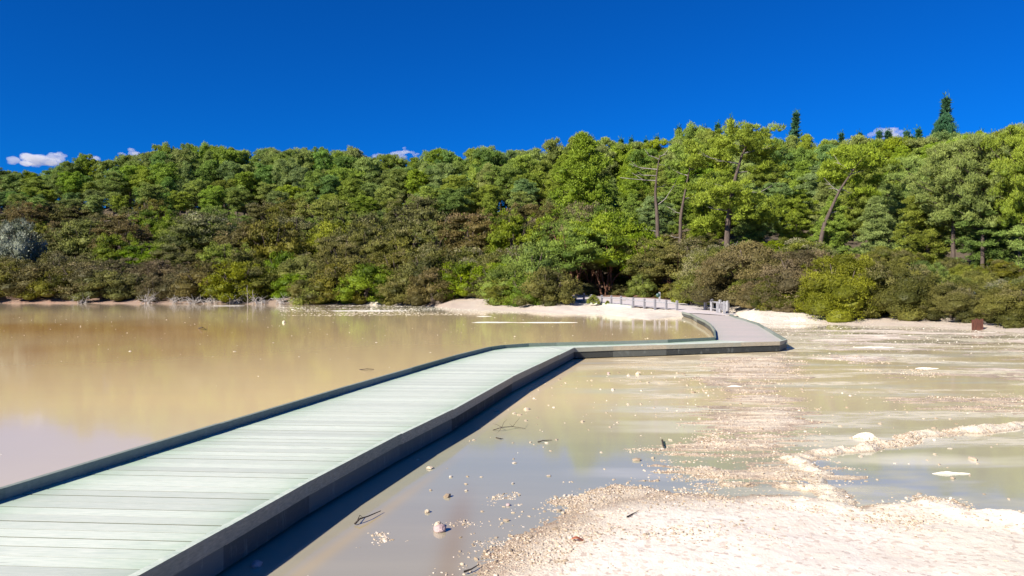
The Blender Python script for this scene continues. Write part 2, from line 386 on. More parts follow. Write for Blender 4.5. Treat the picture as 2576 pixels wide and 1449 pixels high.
rt = lerp(rt, C(.74, .67, .47), film * .6)
colr = lerp(rt, lk, left)
w_ = N('turbid_water'); col_, q = w_.attr()
pr = w_.pos((1, 1.0, 1)); fl = w_.noise(w_.pos((.25, 1.6, 1)), 1.2, 5, .6)
c = w_.mix(w_.mapr(fl, .4, .75, 0, .22), col_, w_.mix(.5, col_, (.72, .62, .42)))
rip = w_.noise(w_.pos((1, 2.2, 1)), 7, 3, .5); rip2 = w_.noise(w_.pos((.5, .9, 1)), 1.4, 2, .5)
hh = w_.math('ADD', w_.math('MULTIPLY', rip, .05), w_.math('MULTIPLY', rip2, .3))
_, q2_ = w_.attr('film'); fr_ = w_.math('MULTIPLY', q2_[0], w_.mapr(w_.noise(w_.pos((1, 2.5, 1)), 3.0, 6, .65), .35, .6))
w_.surf(c, w_.mapr(fr_, 0, 1, .07, .55), w_.bump(hh, .06, .05), **{'IOR': 1.72})
me = mesh('water', np.stack([X, Y, 0 * X], 1), f, {'tone': colr, 'film': np.stack([film, film, film], 1)}, True)
tag(obj('water', me, w_.m), kind='structure')

# ------------------------------------------------------------------ boardwalk
KH, KB, DZ, KT = .29, .182, .20, .05
def kp(px, py): return xy(px, py, KH)
Lk = [np.array([-5.75, -3.0]), kp(0, 1225), kp(543.5, 1065.5), kp(872, 970), kp(1140, 894), kp(1229.5, 872.1), kp(1265.4, 867.4), kp(1328, 863.5), kp(1398, 861.4), kp(1543, 858.3), kp(1677, 854.2), kp(1797, 848.2),
      kp(1795.7, 829), kp(1786.4, 815.5), kp(1772.3, 806), kp(1752, 797), kp(1736.4, 789), kp(1714.5, 783.6)]
NL = 12
Rk = [np.array([-3.45, -3.0]), kp(348, 1449), kp(568.7, 1328), kp(783, 1207.4), kp(1010, 1091), kp(1140, 1030), kp(1290, 947), kp(1445, 874.4), kp(1543, 871), kp(1677, 867.6), kp(1864.5, 861.5), kp(1962, 858.6), kp(1981, 853.8),
      kp(1949, 835.6), kp(1908, 812.2), kp(1881.7, 804.2), kp(1858, 797.4), kp(1838, 790.8)]
Lk = np.array(Lk); Rk = np.array(Rk)
def offset(P, d):
    P = np.asarray(P); o = []
    for i in range(len(P)):
        e0 = P[i] - P[i - 1] if i else P[1] - P[0]; e1 = P[i + 1] - P[i] if i < len(P) - 1 else e0
        e0 = e0 / np.linalg.norm(e0); e1 = e1 / np.linalg.norm(e1)
        n0 = np.array([-e0[1], e0[0]]); n1 = np.array([-e1[1], e1[0]]); m = n0 + n1; m /= np.linalg.norm(m)
        o.append(P[i] + m * d / max(m @ n0, .5))
    return np.array(o)
def wood(name, a, b, stain, sc_=(1, 1, 1), bl=.35, top=False):
    m = N(name); _, q = m.attr()
    v = m.pos(sc_); n = m.noise(v, 6, 6, .65); n2 = m.noise(m.pos(), 2.2, 4, .6)
    c = m.mix(m.mapr(n, .3, .7), a, b)
    c = m.mix(m.math('MULTIPLY', q[0], m.mapr(n2, .25, .65, .4, 1)), c, stain)
    c = m.mix(m.mapr(q[1], 0, 1, 0, .8), c, m.mix(.6, c, (.36, .38, .34)))
    c = m.mix(m.mapr(m.noise(m.pos((.8, 5, 1)), 3.1, 5, .7), .56, .7, 0, .45), c, m.mix(.5, c, (.36, .40, .38)))
    c = m.mix(m.mapr(q[2], .01, .06, 0, .85), c, (.10, .11, .08))  # plank sides darkened: shade of the gaps put into the colour
    knots = m.n('TexVoronoi', {'Vector': m.pos((1.3, 6, 6)), 'Scale': 1.1}).outputs['Distance']
    c = m.mix(m.mapr(knots, .03, .10, .55, 0), c, (.22, .22, .19))
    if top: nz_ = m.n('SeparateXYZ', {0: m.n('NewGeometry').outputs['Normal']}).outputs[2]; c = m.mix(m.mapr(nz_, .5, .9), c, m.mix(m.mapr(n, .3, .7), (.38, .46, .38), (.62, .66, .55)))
    m.surf(c, .75, m.bump(n, bl, .006)); return m
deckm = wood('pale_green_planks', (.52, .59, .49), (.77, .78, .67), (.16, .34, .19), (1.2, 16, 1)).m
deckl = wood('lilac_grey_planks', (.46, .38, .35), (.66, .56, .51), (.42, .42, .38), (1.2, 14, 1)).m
kerbm = wood('weathered_kerb_timber', (.22, .20, .15), (.50, .42, .30), (.10, .15, .10), (3, 3, 14), top=True).m
kerbg = wood('green_grey_kerb_timber', (.12, .15, .13), (.24, .27, .22), (.11, .16, .11), (3, 3, 14)).m
fascm = wood('near_black_fascia_timber', (.004, .005, .006), (.022, .025, .026), (.012, .018, .015), (3, 3, 14)).m  # near-black timber for fascia boards and piles
bw = empty('boardwalk', (0, 10, 0)); OFF = np.array([0, -10, 0.])
tag(bw, 'pale green wooden plank boardwalk with low kerbs zigzagging across the shallow water', 'boardwalk')
def edge_line(X, Y):
    p = np.array([X]), np.array([Y]); return min(line_d(*p, Lk)[0], line_d(*p, Rk)[0])
def clip(poly, n, c):           # keep n.p <= c
    o = []
    for i in range(len(poly)):
        a, b = poly[i], poly[(i + 1) % len(poly)]; da, db = a @ n - c, b @ n - c
        if da <= 0: o.append(a)
        if (da < 0 < db) or (db < 0 < da): o.append(a + (b - a) * da / (da - db))
    return o
def planks(name, poly, dirv, pitch, gap, mat, sawL=0.0):
    dirv = np.array(dirv, float); dirv /= np.linalg.norm(dirv); nrm = np.array([-dirv[1], dirv[0]])
    poly = [np.array(p) for p in poly]; s = [p @ nrm for p in poly]
    mb = MB(); k0 = math.floor(min(s) / pitch); k1 = math.ceil(max(s) / pitch)
    for k in range(k0, k1):
        lo, hi = k * pitch + gap * random.uniform(.45, 1.35), (k + 1) * pitch
        q = clip(clip(poly, nrm, hi), -nrm, -lo)
        if len(q) < 3: continue
        a = [p @ dirv for p in q]; a0, a1 = min(a), max(a)
        if a1 - a0 < .05: continue
        # trapezoid ends: where the two long edges are cut
        def ends(level):
            xs = []
            for i in range(len(q)):
                p, r = q[i], q[(i + 1) % len(q)]; sp, sr = p @ nrm, r @ nrm
                if abs(sp - level) < 1e-4: xs.append(p @ dirv)
                if (sp - level) * (sr - level) < 0: t = (level - sp) / (sr - sp); xs.append((p + (r - p) * t) @ dirv)
            return (min(xs), max(xs)) if xs else None
        e0, e1 = ends(lo), ends(hi)
        if e0 is None and e1 is None: continue
        e0 = e0 or e1; e1 = e1 or e0
        if e1[1] - e1[0] < .01: e1 = e0
        if e0[1] - e0[0] < .01: e0 = e1
        nseg = max(2, int((a1 - a0) / .14)); z = DZ + random.uniform(-.0012, .0012); tone = random.random() ** 1.2
        V = []; A = []
        for i in range(nseg + 1):
            t = i / nseg
            for lv, e in ((lo, e0), (hi, e1)):
                al = e[0] + (e[1] - e[0]) * t; p = dirv * al + nrm * lv
                g = math.exp(-max(edge_line(p[0], p[1]) - .07, 0) / .22)
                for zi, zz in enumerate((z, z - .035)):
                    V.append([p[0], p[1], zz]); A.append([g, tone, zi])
        Fc = []
        for i in range(nseg):
            b = i * 4; c = b + 4
            Fc += [[b, c, c + 2, b + 2], [b + 1, b + 3, c + 3, c + 1], [b, b + 1, c + 1, c], [b + 2, c + 2, c + 3, b + 3]]
        b = nseg * 4; Fc += [[0, 2, 3, 1], [b, b + 1, b + 3, b + 2]]
        base = mb.n; mb.v.append(np.array(V)); mb.f.append(np.array(Fc) + base); mb.a.append(np.array(A)); mb.n += len(V)
    o = mb.build(name, mat, bw, attr=True); o.location = OFF; return o
Li, Ri = offset(Lk, -KT - .004), offset(Rk, KT * .0 + .02)
bA = Li[6] * .45 + Li[7] * .55; cor = Ri[7]
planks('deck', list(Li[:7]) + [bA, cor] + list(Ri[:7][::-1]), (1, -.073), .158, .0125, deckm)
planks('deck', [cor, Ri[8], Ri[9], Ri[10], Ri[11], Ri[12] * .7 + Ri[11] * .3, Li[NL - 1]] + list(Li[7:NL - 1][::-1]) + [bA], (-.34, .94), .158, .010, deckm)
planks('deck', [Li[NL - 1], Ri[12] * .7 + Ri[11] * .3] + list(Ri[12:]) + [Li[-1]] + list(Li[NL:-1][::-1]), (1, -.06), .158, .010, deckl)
def rail(P, side, z0, z1, name, mats, inset=0.0, thick=KT, maxlen=3.0, jit=.0, gap=.004, first=0):
    a = offset(P, side * inset); b = offset(P, side * (inset + thick))
    for i in range(len(P) - 1):
        n = max(1, int(round(np.linalg.norm(P[i + 1] - P[i]) / maxlen)))
        for k in range(n):
            L = np.linalg.norm(P[i + 1] - P[i]); e = gap / L
            t0, t1 = k / n + (e if k else 0), (k + 1) / n - (e if k < n - 1 else 0)
            q = [a[i] + (a[i + 1] - a[i]) * t0, a[i] + (a[i + 1] - a[i]) * t1, b[i] + (b[i + 1] - b[i]) * t1, b[i] + (b[i + 1] - b[i]) * t0]
            if side < 0: q = [q[3], q[2], q[1], q[0]]
            mb = MB(); tn = random.random() * .8; st = random.random() * .5
            j0, j1 = random.uniform(-jit, jit), random.uniform(-jit, jit); js = [j0, j1, j1, j0]
            mb.hexa([(p[0], p[1], z0 + j) for p, j in zip(q, js)], [(p[0], p[1], z1 + j) for p, j in zip(q, js)], (st, tn, 0))
            o = mb.build(name, mats, bw, attr=True); o.location = OFF
rail(Lk[:NL], -1, KB, KH, 'kerb', kerbg, jit=.003)
rail(Lk[NL - 1:], -1, KB, KH, 'kerb', kerbg, jit=.003, first=1)
rail(Rk[:8], 1, KB, KH, 'kerb', kerbm, jit=.004, maxlen=2.4)
rail(Rk[7:13], 1, KB, KH, 'kerb', kerbm, jit=.002)
rail(Rk[12:], 1, KB, KH, 'kerb', kerbg, jit=.003)
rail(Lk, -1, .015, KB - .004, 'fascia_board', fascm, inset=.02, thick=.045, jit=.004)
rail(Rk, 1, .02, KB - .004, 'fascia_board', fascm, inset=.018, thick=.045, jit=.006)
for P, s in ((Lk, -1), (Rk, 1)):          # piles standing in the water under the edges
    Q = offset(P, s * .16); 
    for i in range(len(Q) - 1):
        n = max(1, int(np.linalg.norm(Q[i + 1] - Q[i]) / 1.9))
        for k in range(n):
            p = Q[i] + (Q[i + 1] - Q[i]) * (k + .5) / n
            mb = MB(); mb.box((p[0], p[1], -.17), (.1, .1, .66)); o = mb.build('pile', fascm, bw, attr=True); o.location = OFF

# ------------------------------------------------------------------ path, posts, fence
pm = N('pale_gravel_path'); n = pm.noise(pm.pos(), 9, 6, .7)
pm.surf(pm.mix(pm.mapr(n, .3, .7), (.50, .44, .43), (.66, .60, .58)), .95, pm.bump(n, .4, .03))
near = [(1716, 46.6, .185), (1709, 47.6, .235), (1703, 48.5, .31), (1647.8, 49.4, .41), (1592.7, 51.4, .48), (1562, 53.3, .53), (1537.8, 55.2, .56), (1513.8, 57.2, .60), (1468.8, 59.8, .70), (1448, 62.2, .74), (1425, 65, .80), (1380, 70, .95)]
far = [(1836, 41.6, .185), (1812, 46.4, .235), (1780, 50.0, .33), (1752, 53.0, .45), (1718, 56.5, .58), (1690, 60, .70), (1665, 62.5, .77), (1630, 64.5, .82), (1570, 67, .88), (1520, 69, .92), (1470, 72, .97), (1420, 77, 1.05)]
V = []; Fc = []; m_ = 8
for (a, b) in zip(near, far):
    for k in range(m_ + 1):
        t = k / m_; pa = np.array([(a[0] - CX) / F * a[1], a[1], a[2]]); pb = np.array([(b[0] - CX) / F * b[1], b[1], b[2]])
        V.append(pa + (pb - pa) * t + np.array([0, 0, .035 * math.sin(math.pi * t)]))
for i in range(len(near) - 1):
    for k in range(m_):
        q = i * (m_ + 1) + k; Fc.append([q, q + 1, q + m_ + 2, q + m_ + 1])
o = obj('path', mesh('path', np.array(V) + np.array([0, 0, .02]), Fc, None, True), pm.m); tag(o, kind='structure')
PATHPOLY = np.array([[(a[0] - CX) / F * a[1], a[1]] for a in near] + [[(a[0] - CX) / F * a[1], a[1]] for a in far[::-1]])

def postwood(name, a, b):
    m = N(name); n = m.noise(m.objc((4, 4, .8)), 7, 5, .6); m.surf(m.mix(m.mapr(n, .3, .7), a, b), .8, m.bump(n, .4, .01)); return m.m
greyw = postwood('silver_grey_timber', (.20, .20, .22), (.40, .39, .40)); darkw = postwood('dark_stained_timber', (.13, .125, .14), (.32, .31, .33))
greenw = postwood('mossy_pale_edging', (.34, .42, .32), (.60, .64, .52)); redw = postwood('rusty_red_timber', (.06, .022, .014), (.15, .05, .03))
def post_mb(h, s=.1, c=(0, 0), rz=0, mb=None):
    mb = mb or MB(); mb.box((c[0], c[1], h / 2 - .1), (s, s, h + .2), rz); mb.box((c[0], c[1], h + .015), (s, s, .03), rz, taper=.55); return mb
posts = [(1448, 737.4, 755.7, 62), (1468.8, 738.3, 757.6, 59.6), (1488, 741.3, 760.6, 58.3), (1513.8, 743.4, 763.0, 57), (1537.8, 744.4, 765.1, 55), (1562.3, 745.6, 767.1, 53.1), (1592.7, 749.3, 771.0, 51.2), (1621, 752, 774.2, 50.1), (1647.8, 753.3, 776.4, 49.2), (1676, 755.3, 778.6, 48.8), (1703, 756.9, 780.3, 48.4)]
fence = empty('path_fence', ((posts[5][0] - CX) / F * posts[5][3], posts[5][3], .5)); fl_ = np.array(fence.location)
tag(fence, 'low fence of short grey posts joined by one thin rail along the path', 'fence')
prev = None
ps = []
for px, yt, yb, d in posts:
    X_ = (px - CX) / F * d; zb = CAMZ - (yb - HY) / F * d; zt = CAMZ - (yt - HY) / F * d
    o = post_mb(zt - zb, .13, rz=.25).build('post', darkw, fence); o.location = np.array([X_, d, zb]) - fl_
    ps.append((np.array([X_, d, zb]), zt - zb))
for (a, ha), (b, hb) in zip(ps[:-1], ps[1:]):
    e = b - a; e /= np.linalg.norm(e); mb = MB(); mb.tube([a + e * .07 + [0, 0, ha * .74], b - e * .07 + [0, 0, hb * .74]], [.045, .045], 6)
    o = mb.build('rail', greyw, fence); o.location = -fl_
eb = MB()
Q = np.array([p[0] for p in ps]); Q = np.vstack([Q[0] + (Q[0] - Q[1]) * 1.2, Q]); 
for a, b in zip(Q[:7], Q[1:8]):
    n_ = np.array([-(b - a)[1], (b - a)[0]]); n_ = n_ / np.linalg.norm(n_) * .05; n_ = -n_ if n_[1] > 0 else n_
    n2 = n_ * 3.0; n1_ = n_ * 1.8
    eb = MB(); P4 = [a[:2] + n1_, a[:2] + n2, b[:2] + n2, b[:2] + n1_]; zz = [a[2], a[2], b[2], b[2]]
    eb.hexa([(p[0], p[1], z_ - .30) for p, z_ in zip(P4, zz)], [(p[0], p[1], z_ + .03) for p, z_ in zip(P4, zz)])
    o = eb.build('edging_board', greenw, fence); o.location = -fl_

# signpost
d = 56.; X_ = (1659 - CX) / F * d; zb = CAMZ - (757 - HY) / F * d; zt = CAMZ - (735.6 - HY) / F * d
sp = empty('signpost', (X_, d, zb)); tag(sp, 'lone pale post with a small dark round sign on its left side', 'sign')
post_mb(zt - zb, .12).build('post', greyw, sp)
sgm = N('dark_green_sign'); sgm.surf((.02, .07, .06), .4)
mb = MB(); mb.tube([(-.11, -.03, .43), (-.11, -.065, .43)], [.15, .15], 16); mb.build('sign_disc', sgm.m, sp)

# small railing by the boardwalk
d = 46.3
def gp(px, yt, yb, d): X_ = (px - CX) / F * d; return np.array([X_, d, CAMZ - (yb - HY) / F * d]), (yb - yt) * d / F
G = [gp(1774.4, 752, 776.3, 48.5), gp(1790.5, 753.3, 778.8, 47.6), gp(1811.8, 755.3, 783, 46.3), gp(1830.6, 757.8, 782.6, 45.8)]
rl = empty('railing', G[2][0]); rl0 = np.array(rl.location)
tag(rl, 'short grey timber railing with four posts at the landward end of the boardwalk', 'railing')
for p, h in G:
    o = post_mb(h, .15, rz=.5).build('post', greyw, rl); o.location = p - rl0
for (a, ha), (b, hb) in zip(G[:-1], G[1:]):
    e = (b - a) / np.linalg.norm(b - a)
    for fr, r in ((.76, .05), (.12, .03)):
        mb = MB(); mb.tube([a + e * .09 + [0, 0, ha * fr], b - e * .09 + [0, 0, hb * fr]], [r, r], 4); o = mb.build('rail', greyw, rl); o.location = -rl0
g1, g2 = gp(1804.9, 759.9, 784.5, 45.2), gp(1821.8, 758.8, 784, 45.2)
st = empty('information_stand', g1[0]); s0 = np.array(st.location)
tag(st, 'small dark notice panel held between two short posts in front of the railing', 'sign')
for p, h in (g1, g2):
    o = post_mb(h, .13).build('post', greyw, st); o.location = p - s0
pc = (g1[0] + g2[0]) / 2 - s0; wd = g2[0][0] - g1[0][0] - .13
mb = MB(); mb.box((pc[0], pc[1], .34), (wd, .05, .22)); mb.build('panel', darkw, st)
mb = MB(); mb.box((pc[0], pc[1], .20), (wd, .045, .04)); mb.box((pc[0], pc[1], .49), (wd, .045, .04)); mb.build('cross_bar', greyw, st)
mb = MB(); mb.box((12.55, 44.9, .20), (1.5, .5, .06), -.1); o = mb.build('landing_step', greyw); tag(o, 'low pale timber ledge under the posts of the small railing', 'ledge')
# red timber box right
a = gp(2445, 803, 829, 31.6)[0]; hh_ = 26 * 31.6 / F
bx = empty('timber_box', a + np.array([.2, 0, 0])); tag(bx, 'rusty red timber box half hidden under the dark bushes on the right shore', 'box')
for k in range(5):
    mb = MB(); mb.box((-.17 + k * .075, .0, hh_ / 2 - .02), (.068, .03, hh_)); mb.build('slat', redw, bx)
for yv in (.0, .36):
    mb = MB(); mb.box((.22, yv, hh_ / 2), (.075, .07, hh_ + .03)); mb.build('corner_post', redw, bx)
mb = MB(); mb.box((.22, .18, hh_ * .55), (.03, .28, hh_ * .8)); mb.build('side_panel', redw, bx)

# ------------------------------------------------------------------ stones, specks, foam
ICO = None
def ico():
    t = (1 + 5 ** .5) / 2
    v = np.array([(-1, t, 0), (1, t, 0), (-1, -t, 0), (1, -t, 0), (0, -1, t), (0, 1, t), (0, -1, -t), (0, 1, -t), (t, 0, -1), (t, 0, 1), (-t, 0, -1), (-t, 0, 1)]) / math.hypot(1, t)
    f = np.array([(0, 11, 5), (0, 5, 1), (0, 1, 7), (0, 7, 10), (0, 10, 11), (1, 5, 9), (5, 11, 4), (11, 10, 2), (10, 7, 6), (7, 1, 8), (3, 9, 4), (3, 4, 2), (3, 2, 6), (3, 6, 8), (3, 8, 9), (4, 9, 5), (2, 4, 11), (6, 2, 10), (8, 6, 7), (9, 8, 1)])
    return v, f
IV, IF = ico()
def stones(pos, size, flat=.6, rng=RNG):
    n = len(pos); k = len(IV)
    ang = rng.uniform(0, 6.28, n); sx = size * rng.uniform(.7, 1.4, n); sy = size * rng.uniform(.6, 1.1, n); sz = size * flat * rng.uniform(.6, 1.2, n)
    P = IV[None] * (1 + rng.uniform(-.22, .22, (n, k, 1)))
    x = P[..., 0] * sx[:, None]; y = P[..., 1] * sy[:, None]; z = P[..., 2] * sz[:, None]
    c, s = np.cos(ang)[:, None], np.sin(ang)[:, None]
    V = np.stack([x * c - y * s, x * s + y * c, z], -1) + pos[:, None, :]
    Fc = (IF[None] + (np.arange(n) * k)[:, None, None]).reshape(-1, 3)
    return V.reshape(-1, 3), Fc, np.repeat(rng.random((n, 3)), k, 0)
g = N('pebbles'); _, q = g.attr()
c = g.mix(q[0], (.27, .20, .13), (.58, .47, .34)); c = g.mix(g.mapr(q[1], .6, 1, 0, .8), c, (.72, .62, .52)); g.surf(c, .85)
gs = N('floating_crust'); _, q = gs.attr(); gs.surf(gs.mix(q[0], (.58, .52, .38), (.82, .77, .66)), .8)
def scatter_world(n, x0, x1, y0, y1, dens):
    X = RNG.uniform(x0, x1, n); Y = RNG.uniform(y0, y1, n); k = RNG.random(n) < dens(X, Y); return X[k], Y[k]
def offdeck(X, Y):
    Pd = np.vstack([offset(Lk, .12), offset(Rk, -.12)[::-1]]); return poly_sd(X, Y, Pd) < 0
# gravel on the shore, the mud flat and the shallows
def dens1(X, Y):
    h = mudH(X, Y); cl = sstep(-.05, .28, fbm(X * 1.7, Y * 1.7, 4, 101))
    near = h > -.012
    sb = poly_sd(*warp(X, Y), P_bank)
    return near * (.10 + .9 * cl) * np.where(sb > .6, .03 + .4 * sstep(.12, .3, fbm(X * .8, Y * 1.1, 3, 103)), 1)
X, Y = scatter_world(110000, -1.6, 6.5, 4.2, 9.5, dens1)
X2, Y2 = scatter_world(24000, .5, 9, 9.5, 20, dens1)
X = np.concatenate([X, X2]); Y = np.concatenate([Y, Y2]); k = offdeck(X, Y); X = X[k]; Y = Y[k]
sz = RNG.gamma(1.5, .0021, len(X)) + .0022 + .00045 * Y; sz = np.minimum(sz, .024)
V, Fc, A = stones(np.stack([X, Y, np.maximum(mudH(X, Y), -.003) + sz * .25], 1), sz)
o = obj('gravel', mesh('gravel', V, Fc, {'tone': A}), g.m); tag(o, 'loose pinkish brown gravel strewn over the shore and mud flat', 'gravel', kind='stuff')
# specks floating on the lake
def dens2(X, Y):
    px = CX + F * X / Y; py = HY + F * CAMZ / Y
    right = sstep(6.5, 8.5, X) * sstep(26, 19, 60 - Y) 
    r = np.where((px > 1890) & (Y > 17), .85 * sstep(16, 28, Y) * (.25 + 1.5 * np.clip(fbm(X * .3, Y * .5, 3, 111) + .3, 0, 1)), .0)
    r = np.where((px <= 1890) & (Y > 47) & (px > 700), .9 * np.clip(fbm(X * .2, Y * .3, 3, 112) * 2 + .4, 0, 1), r)
    l = np.where((px < 1800) & (Y <= 47), .011, 0.0)
    m = np.where((px > 1500) & (Y < 18), .12 * np.clip(fbm(X * .6, Y * 1.5, 3, 113) * 3 + .25, 0, 1), 0)
    return np.maximum(np.maximum(r, l), m)
X, Y = scatter_world(90000, -40, 32, 8, 75, dens2)
_, _Z = nodes(CX + F * X / Y); Dn, _ = nodes(CX + F * X / Y); k = (Y < Dn[2] - .3) & offdeck(X, Y); X = X[k]; Y = Y[k]
sz = (RNG.gamma(1.6, .0045, len(X)) + .008) * (.45 + Y / 45)
V, Fc, A = stones(np.stack([X, Y, sz * .12], 1), sz, .35)
o = obj('floating_crust', mesh('floating_crust', V, Fc, {'tone': A}), gs.m); tag(o, 'countless pale crust flecks floating on the lake surface', 'crust flecks', kind='stuff')
X, Y = scatter_world(2600, -1.5, 6, 5, 16, lambda x, y: .16 + 0 * x); k = offdeck(X, Y) & (mudH(X, Y) < 0); X = X[k]; Y = Y[k]
sz = RNG.gamma(1.5, .007, len(X)) + .008
V, Fc, A = stones(np.stack([X, Y, sz * .15], 1), sz, .5)
o = obj('pebbles', mesh('pebbles', V, Fc, {'tone': A}), g.m); tag(o, 'single pebbles breaking the surface of the shallow water beside the boardwalk', 'pebbles', kind='stuff')

def lump(name, px, py, wpx, hz, mat, label, cat, asp=.45, seed=0, group=None):
    """irregular low mound / crust patch standing on the surface, with real thickness"""
    c = at(px, py); wx = wpx / F * c[1] / 2; wy = wx * asp * (1.0 if asp > .2 else 1)
    nr_, na = 10, 72; V = []; Fc = []
    for i in range(nr_ + 1):
        r = i / nr_
        for k in range(na):
            an = 2 * math.pi * k / na
            e = 1 + 1.5 * float(fbm(np.array(math.cos(an) * 2.6 + seed), np.array(math.sin(an) * 2.6 + seed * 2), 5, seed))
            x, y = math.cos(an) * wx * r * e, math.sin(an) * wy * r * e
            zz = hz * (1 - r ** 2.2) * (1 + 1.5 * float(fbm(np.array(x * 3 / max(wx, .2) + seed), np.array(y * 3 / max(wy, .1)), 4, seed + 3))) - .006 * (r > .97)
            V.append((x, y, zz))
    for i in range(nr_):
        for k in range(na): q = i * na + k; q2 = i * na + (k + 1) % na; Fc.append([q, q + na, q2 + na, q2])
    o = obj(name, mesh(name, V, Fc, {'tone': np.tile([[1., .3, .6]], (len(V), 1))}), mat, loc=(c[0], c[1], 0))
    return tag(o, label, cat, group)
lump('sinter_lump', 2176, 1102, 58, .05, MSINTER, 'jagged white sinter lump on the mud, just above the pale curved ridge', 'rock', .6, 5)
lump('sinter_mound', 960, 766.5, 104, .42, MSINTER, 'cream coloured low mound at the far waterline below the brown bush', 'mound', .5, 9)
lump('sinter_mound', 1960, 810, 75, .22, MSINTER, 'pale yellow sinter hump on the right shore, next to the boardwalk', 'mound', .5, 12)
lump('sinter_mound', 2006, 812, 62, .22, MSINTER, 'rounder pale sinter hump, right-hand one of the pair on the right shore', 'mound', .5, 17)
lump('sinter_mound', 1900, 807, 60, .12, MSINTER, 'flat pale sinter ledge between the boardwalk kerb and the two humps', 'mound', .5, 19)
foam = [(1372, 811.5, 180, .12, 'longest white crust strip on the lake, in front of the fence reflections', 11), (1245, 811, 110, .4, 'white crust strip just left of the longest strip on the lake', 12),
        (1218, 796, 40, .6, 'small white crust patch below the pink bank', 13), (920, 782, 170, .5, 'long thin pale crust line near the far shore left of the pink bank', 14), (575, 769.5, 90, .5, 'thin white crust line beside the dead saplings on the far shore', 15),
        (2330, 927, 52, .3, 'small white crust island in the right-hand water with a pointed left end', 16), (2205, 874, 90, .25, 'narrow white crust strip nearest the boardwalk on the right', 17),
        (1850, 973, 45, .3, 'small bright crust flake at the left rim of the striped mud flat', 21), (2395, 1192, 85, .05, 'long cream crust sliver in the blue water on the right', 22)]
for px, py, wpx, asp, lab, sd in foam:
    lump('crust_patch', px, py, wpx, .02, gs.m, lab, 'crust patch', asp, sd, 'white crust patches floating on the water')

# sticks, rock, leaf
def stick(name, pts, r, lab, cat, mat, extra=()):
    mb = MB(); mb.tube(pts, np.linspace(r, r * .4, len(pts)), 6)
    for e in extra: mb.tube(e, np.linspace(r * .5, r * .15, len(e)), 5)
    return tag(mb.build(name, mat), lab, cat)
def g3(px, py, z): p = at(px, py, z); return p
darkbark = bark_mat('wet_dark_twig', (.03, .022, .016), (.09, .065, .045))
stick('stick', [g3(893, 1318, .01), g3(905, 1305, .035), g3(925, 1299, .03), g3(958, 1285, .02)], .008, 'forked dark stick lying in the shallow water at the edge of the boardwalk shadow', 'stick', darkbark, [[g3(898, 1312, .02), g3(905, 1296, .03), g3(912, 1301, .01)]])
stick('stick', [g3(1168, 1438, .02), g3(1185, 1432, .02), g3(1205, 1420, .02)], .007, 'short dark stick at the left foot of the gravel shore', 'stick', darkbark)
stick('stick', [g3(1578, 1300, .05), g3(1592, 1292, .05), g3(1604, 1287, .05)], .006, 'tiny dark stick lying on the brown gravel tongue', 'stick', darkbark)
tw = [g3(1240, 1082, .01), g3(1262, 1075, .05), g3(1290, 1073, .03), g3(1322, 1078, .01)]
stick('twig', tw, .006, 'fine branching twig standing out of the water near the middle of the boardwalk', 'twig', darkbark, [[tw[1], g3(1268, 1062, .10), g3(1276, 1055, .12)], [tw[2], g3(1300, 1060, .10), g3(1308, 1050, .10)], [tw[1], g3(1250, 1068, .05), g3(1240, 1066, .06)], [tw[2], g3(1282, 1066, .06)], [tw[1], g3(1255, 1085, .0), g3(1250, 1090, .0)]])
stick('stick', [g3(1353, 1112, .005), g3(1366, 1108, .02), g3(1388, 1107, .01)], .008, 'short dark stick floating in the blue sky reflection', 'stick', darkbark)
stick('stick', [g3(1248, 1101, .005), g3(1258, 1103, .015), g3(1266, 1104, .005)], .007, 'tiny pale-ended stick floating just below the branching twig', 'stick', darkbark)
stick('stick', [g3(1666, 1107, .02), g3(1668, 1120, .03), g3(1671, 1128, .01)], .012, 'upright crooked dark twig left of the striped mud flat', 'stick', darkbark)
stick('stick', [g3(905, 930, .005), g3(922, 928, .05), g3(940, 929, .005)], .012, 'thin twig floating on the tan lake above the boardwalk kerb', 'stick', darkbark)
stick('stick', [g3(500, 826, .01), g3(508, 823, .13), g3(514, 826, .01)], .03, 'small dark twig poking from the orange part of the lake', 'stick', darkbark)
pm2 = N('mauve_stone'); n = pm2.noise(pm2.objc(), 9, 5, .6); pm2.surf(pm2.mix(n, (.30, .20, .19), (.55, .42, .40)), .9, pm2.bump(n, .5, .02))
def rock(px, py, r, lab, mat, seed, name='rock', z=0.0, flat=.75):
    rs = np.random.default_rng(seed); c = at(px, py, z)
    import bmesh
    bm = bmesh.new(); bmesh.ops.create_icosphere(bm, subdivisions=3, radius=r)
    for v_ in bm.verts:
        k = float(fbm(np.array(v_.co.x / r * 1.5 + seed), np.array(v_.co.y / r * 1.5 + v_.co.z / r * 2), 4, seed)); v_.co *= 1 + .5 * k; v_.co.z *= flat
    m = bpy.data.meshes.new(name); bm.to_mesh(m); bm.free()
    return tag(obj(name, m, mat, loc=(c[0], c[1], z + r * .35)), lab, 'rock')
rock(646, 1424, .034, 'mauve round stone in the dark shadow beneath the boardwalk kerb', pm2.m, 3)
rock(1604, 943, .045, 'small white rock in tan water below the long straight kerb', gs.m, 4)
rock(1531, 940, .03, 'small grey rock to the left of the white one below the straight kerb', pm2.m, 14)
rock(1103, 1326, .035, 'clump of tan sinter in the shallows, top lump of the little heap', MSINTER, 6)
rock(1106, 1336, .045, 'darker tan sinter stone at the foot of the little heap in the shallows', pm2.m, 8)
rock(1075, 1289, .022, 'pale pebble lying alone left of the little sinter heap', MSINTER, 9)
rock(1278, 1272, .018, 'small dark-sided pebble between the sinter heap and the gravel shore', pm2.m, 10)
rock(714, 812, .075, 'tall white crust lump standing in the lake far from shore', gs.m, 11, flat=1.3)
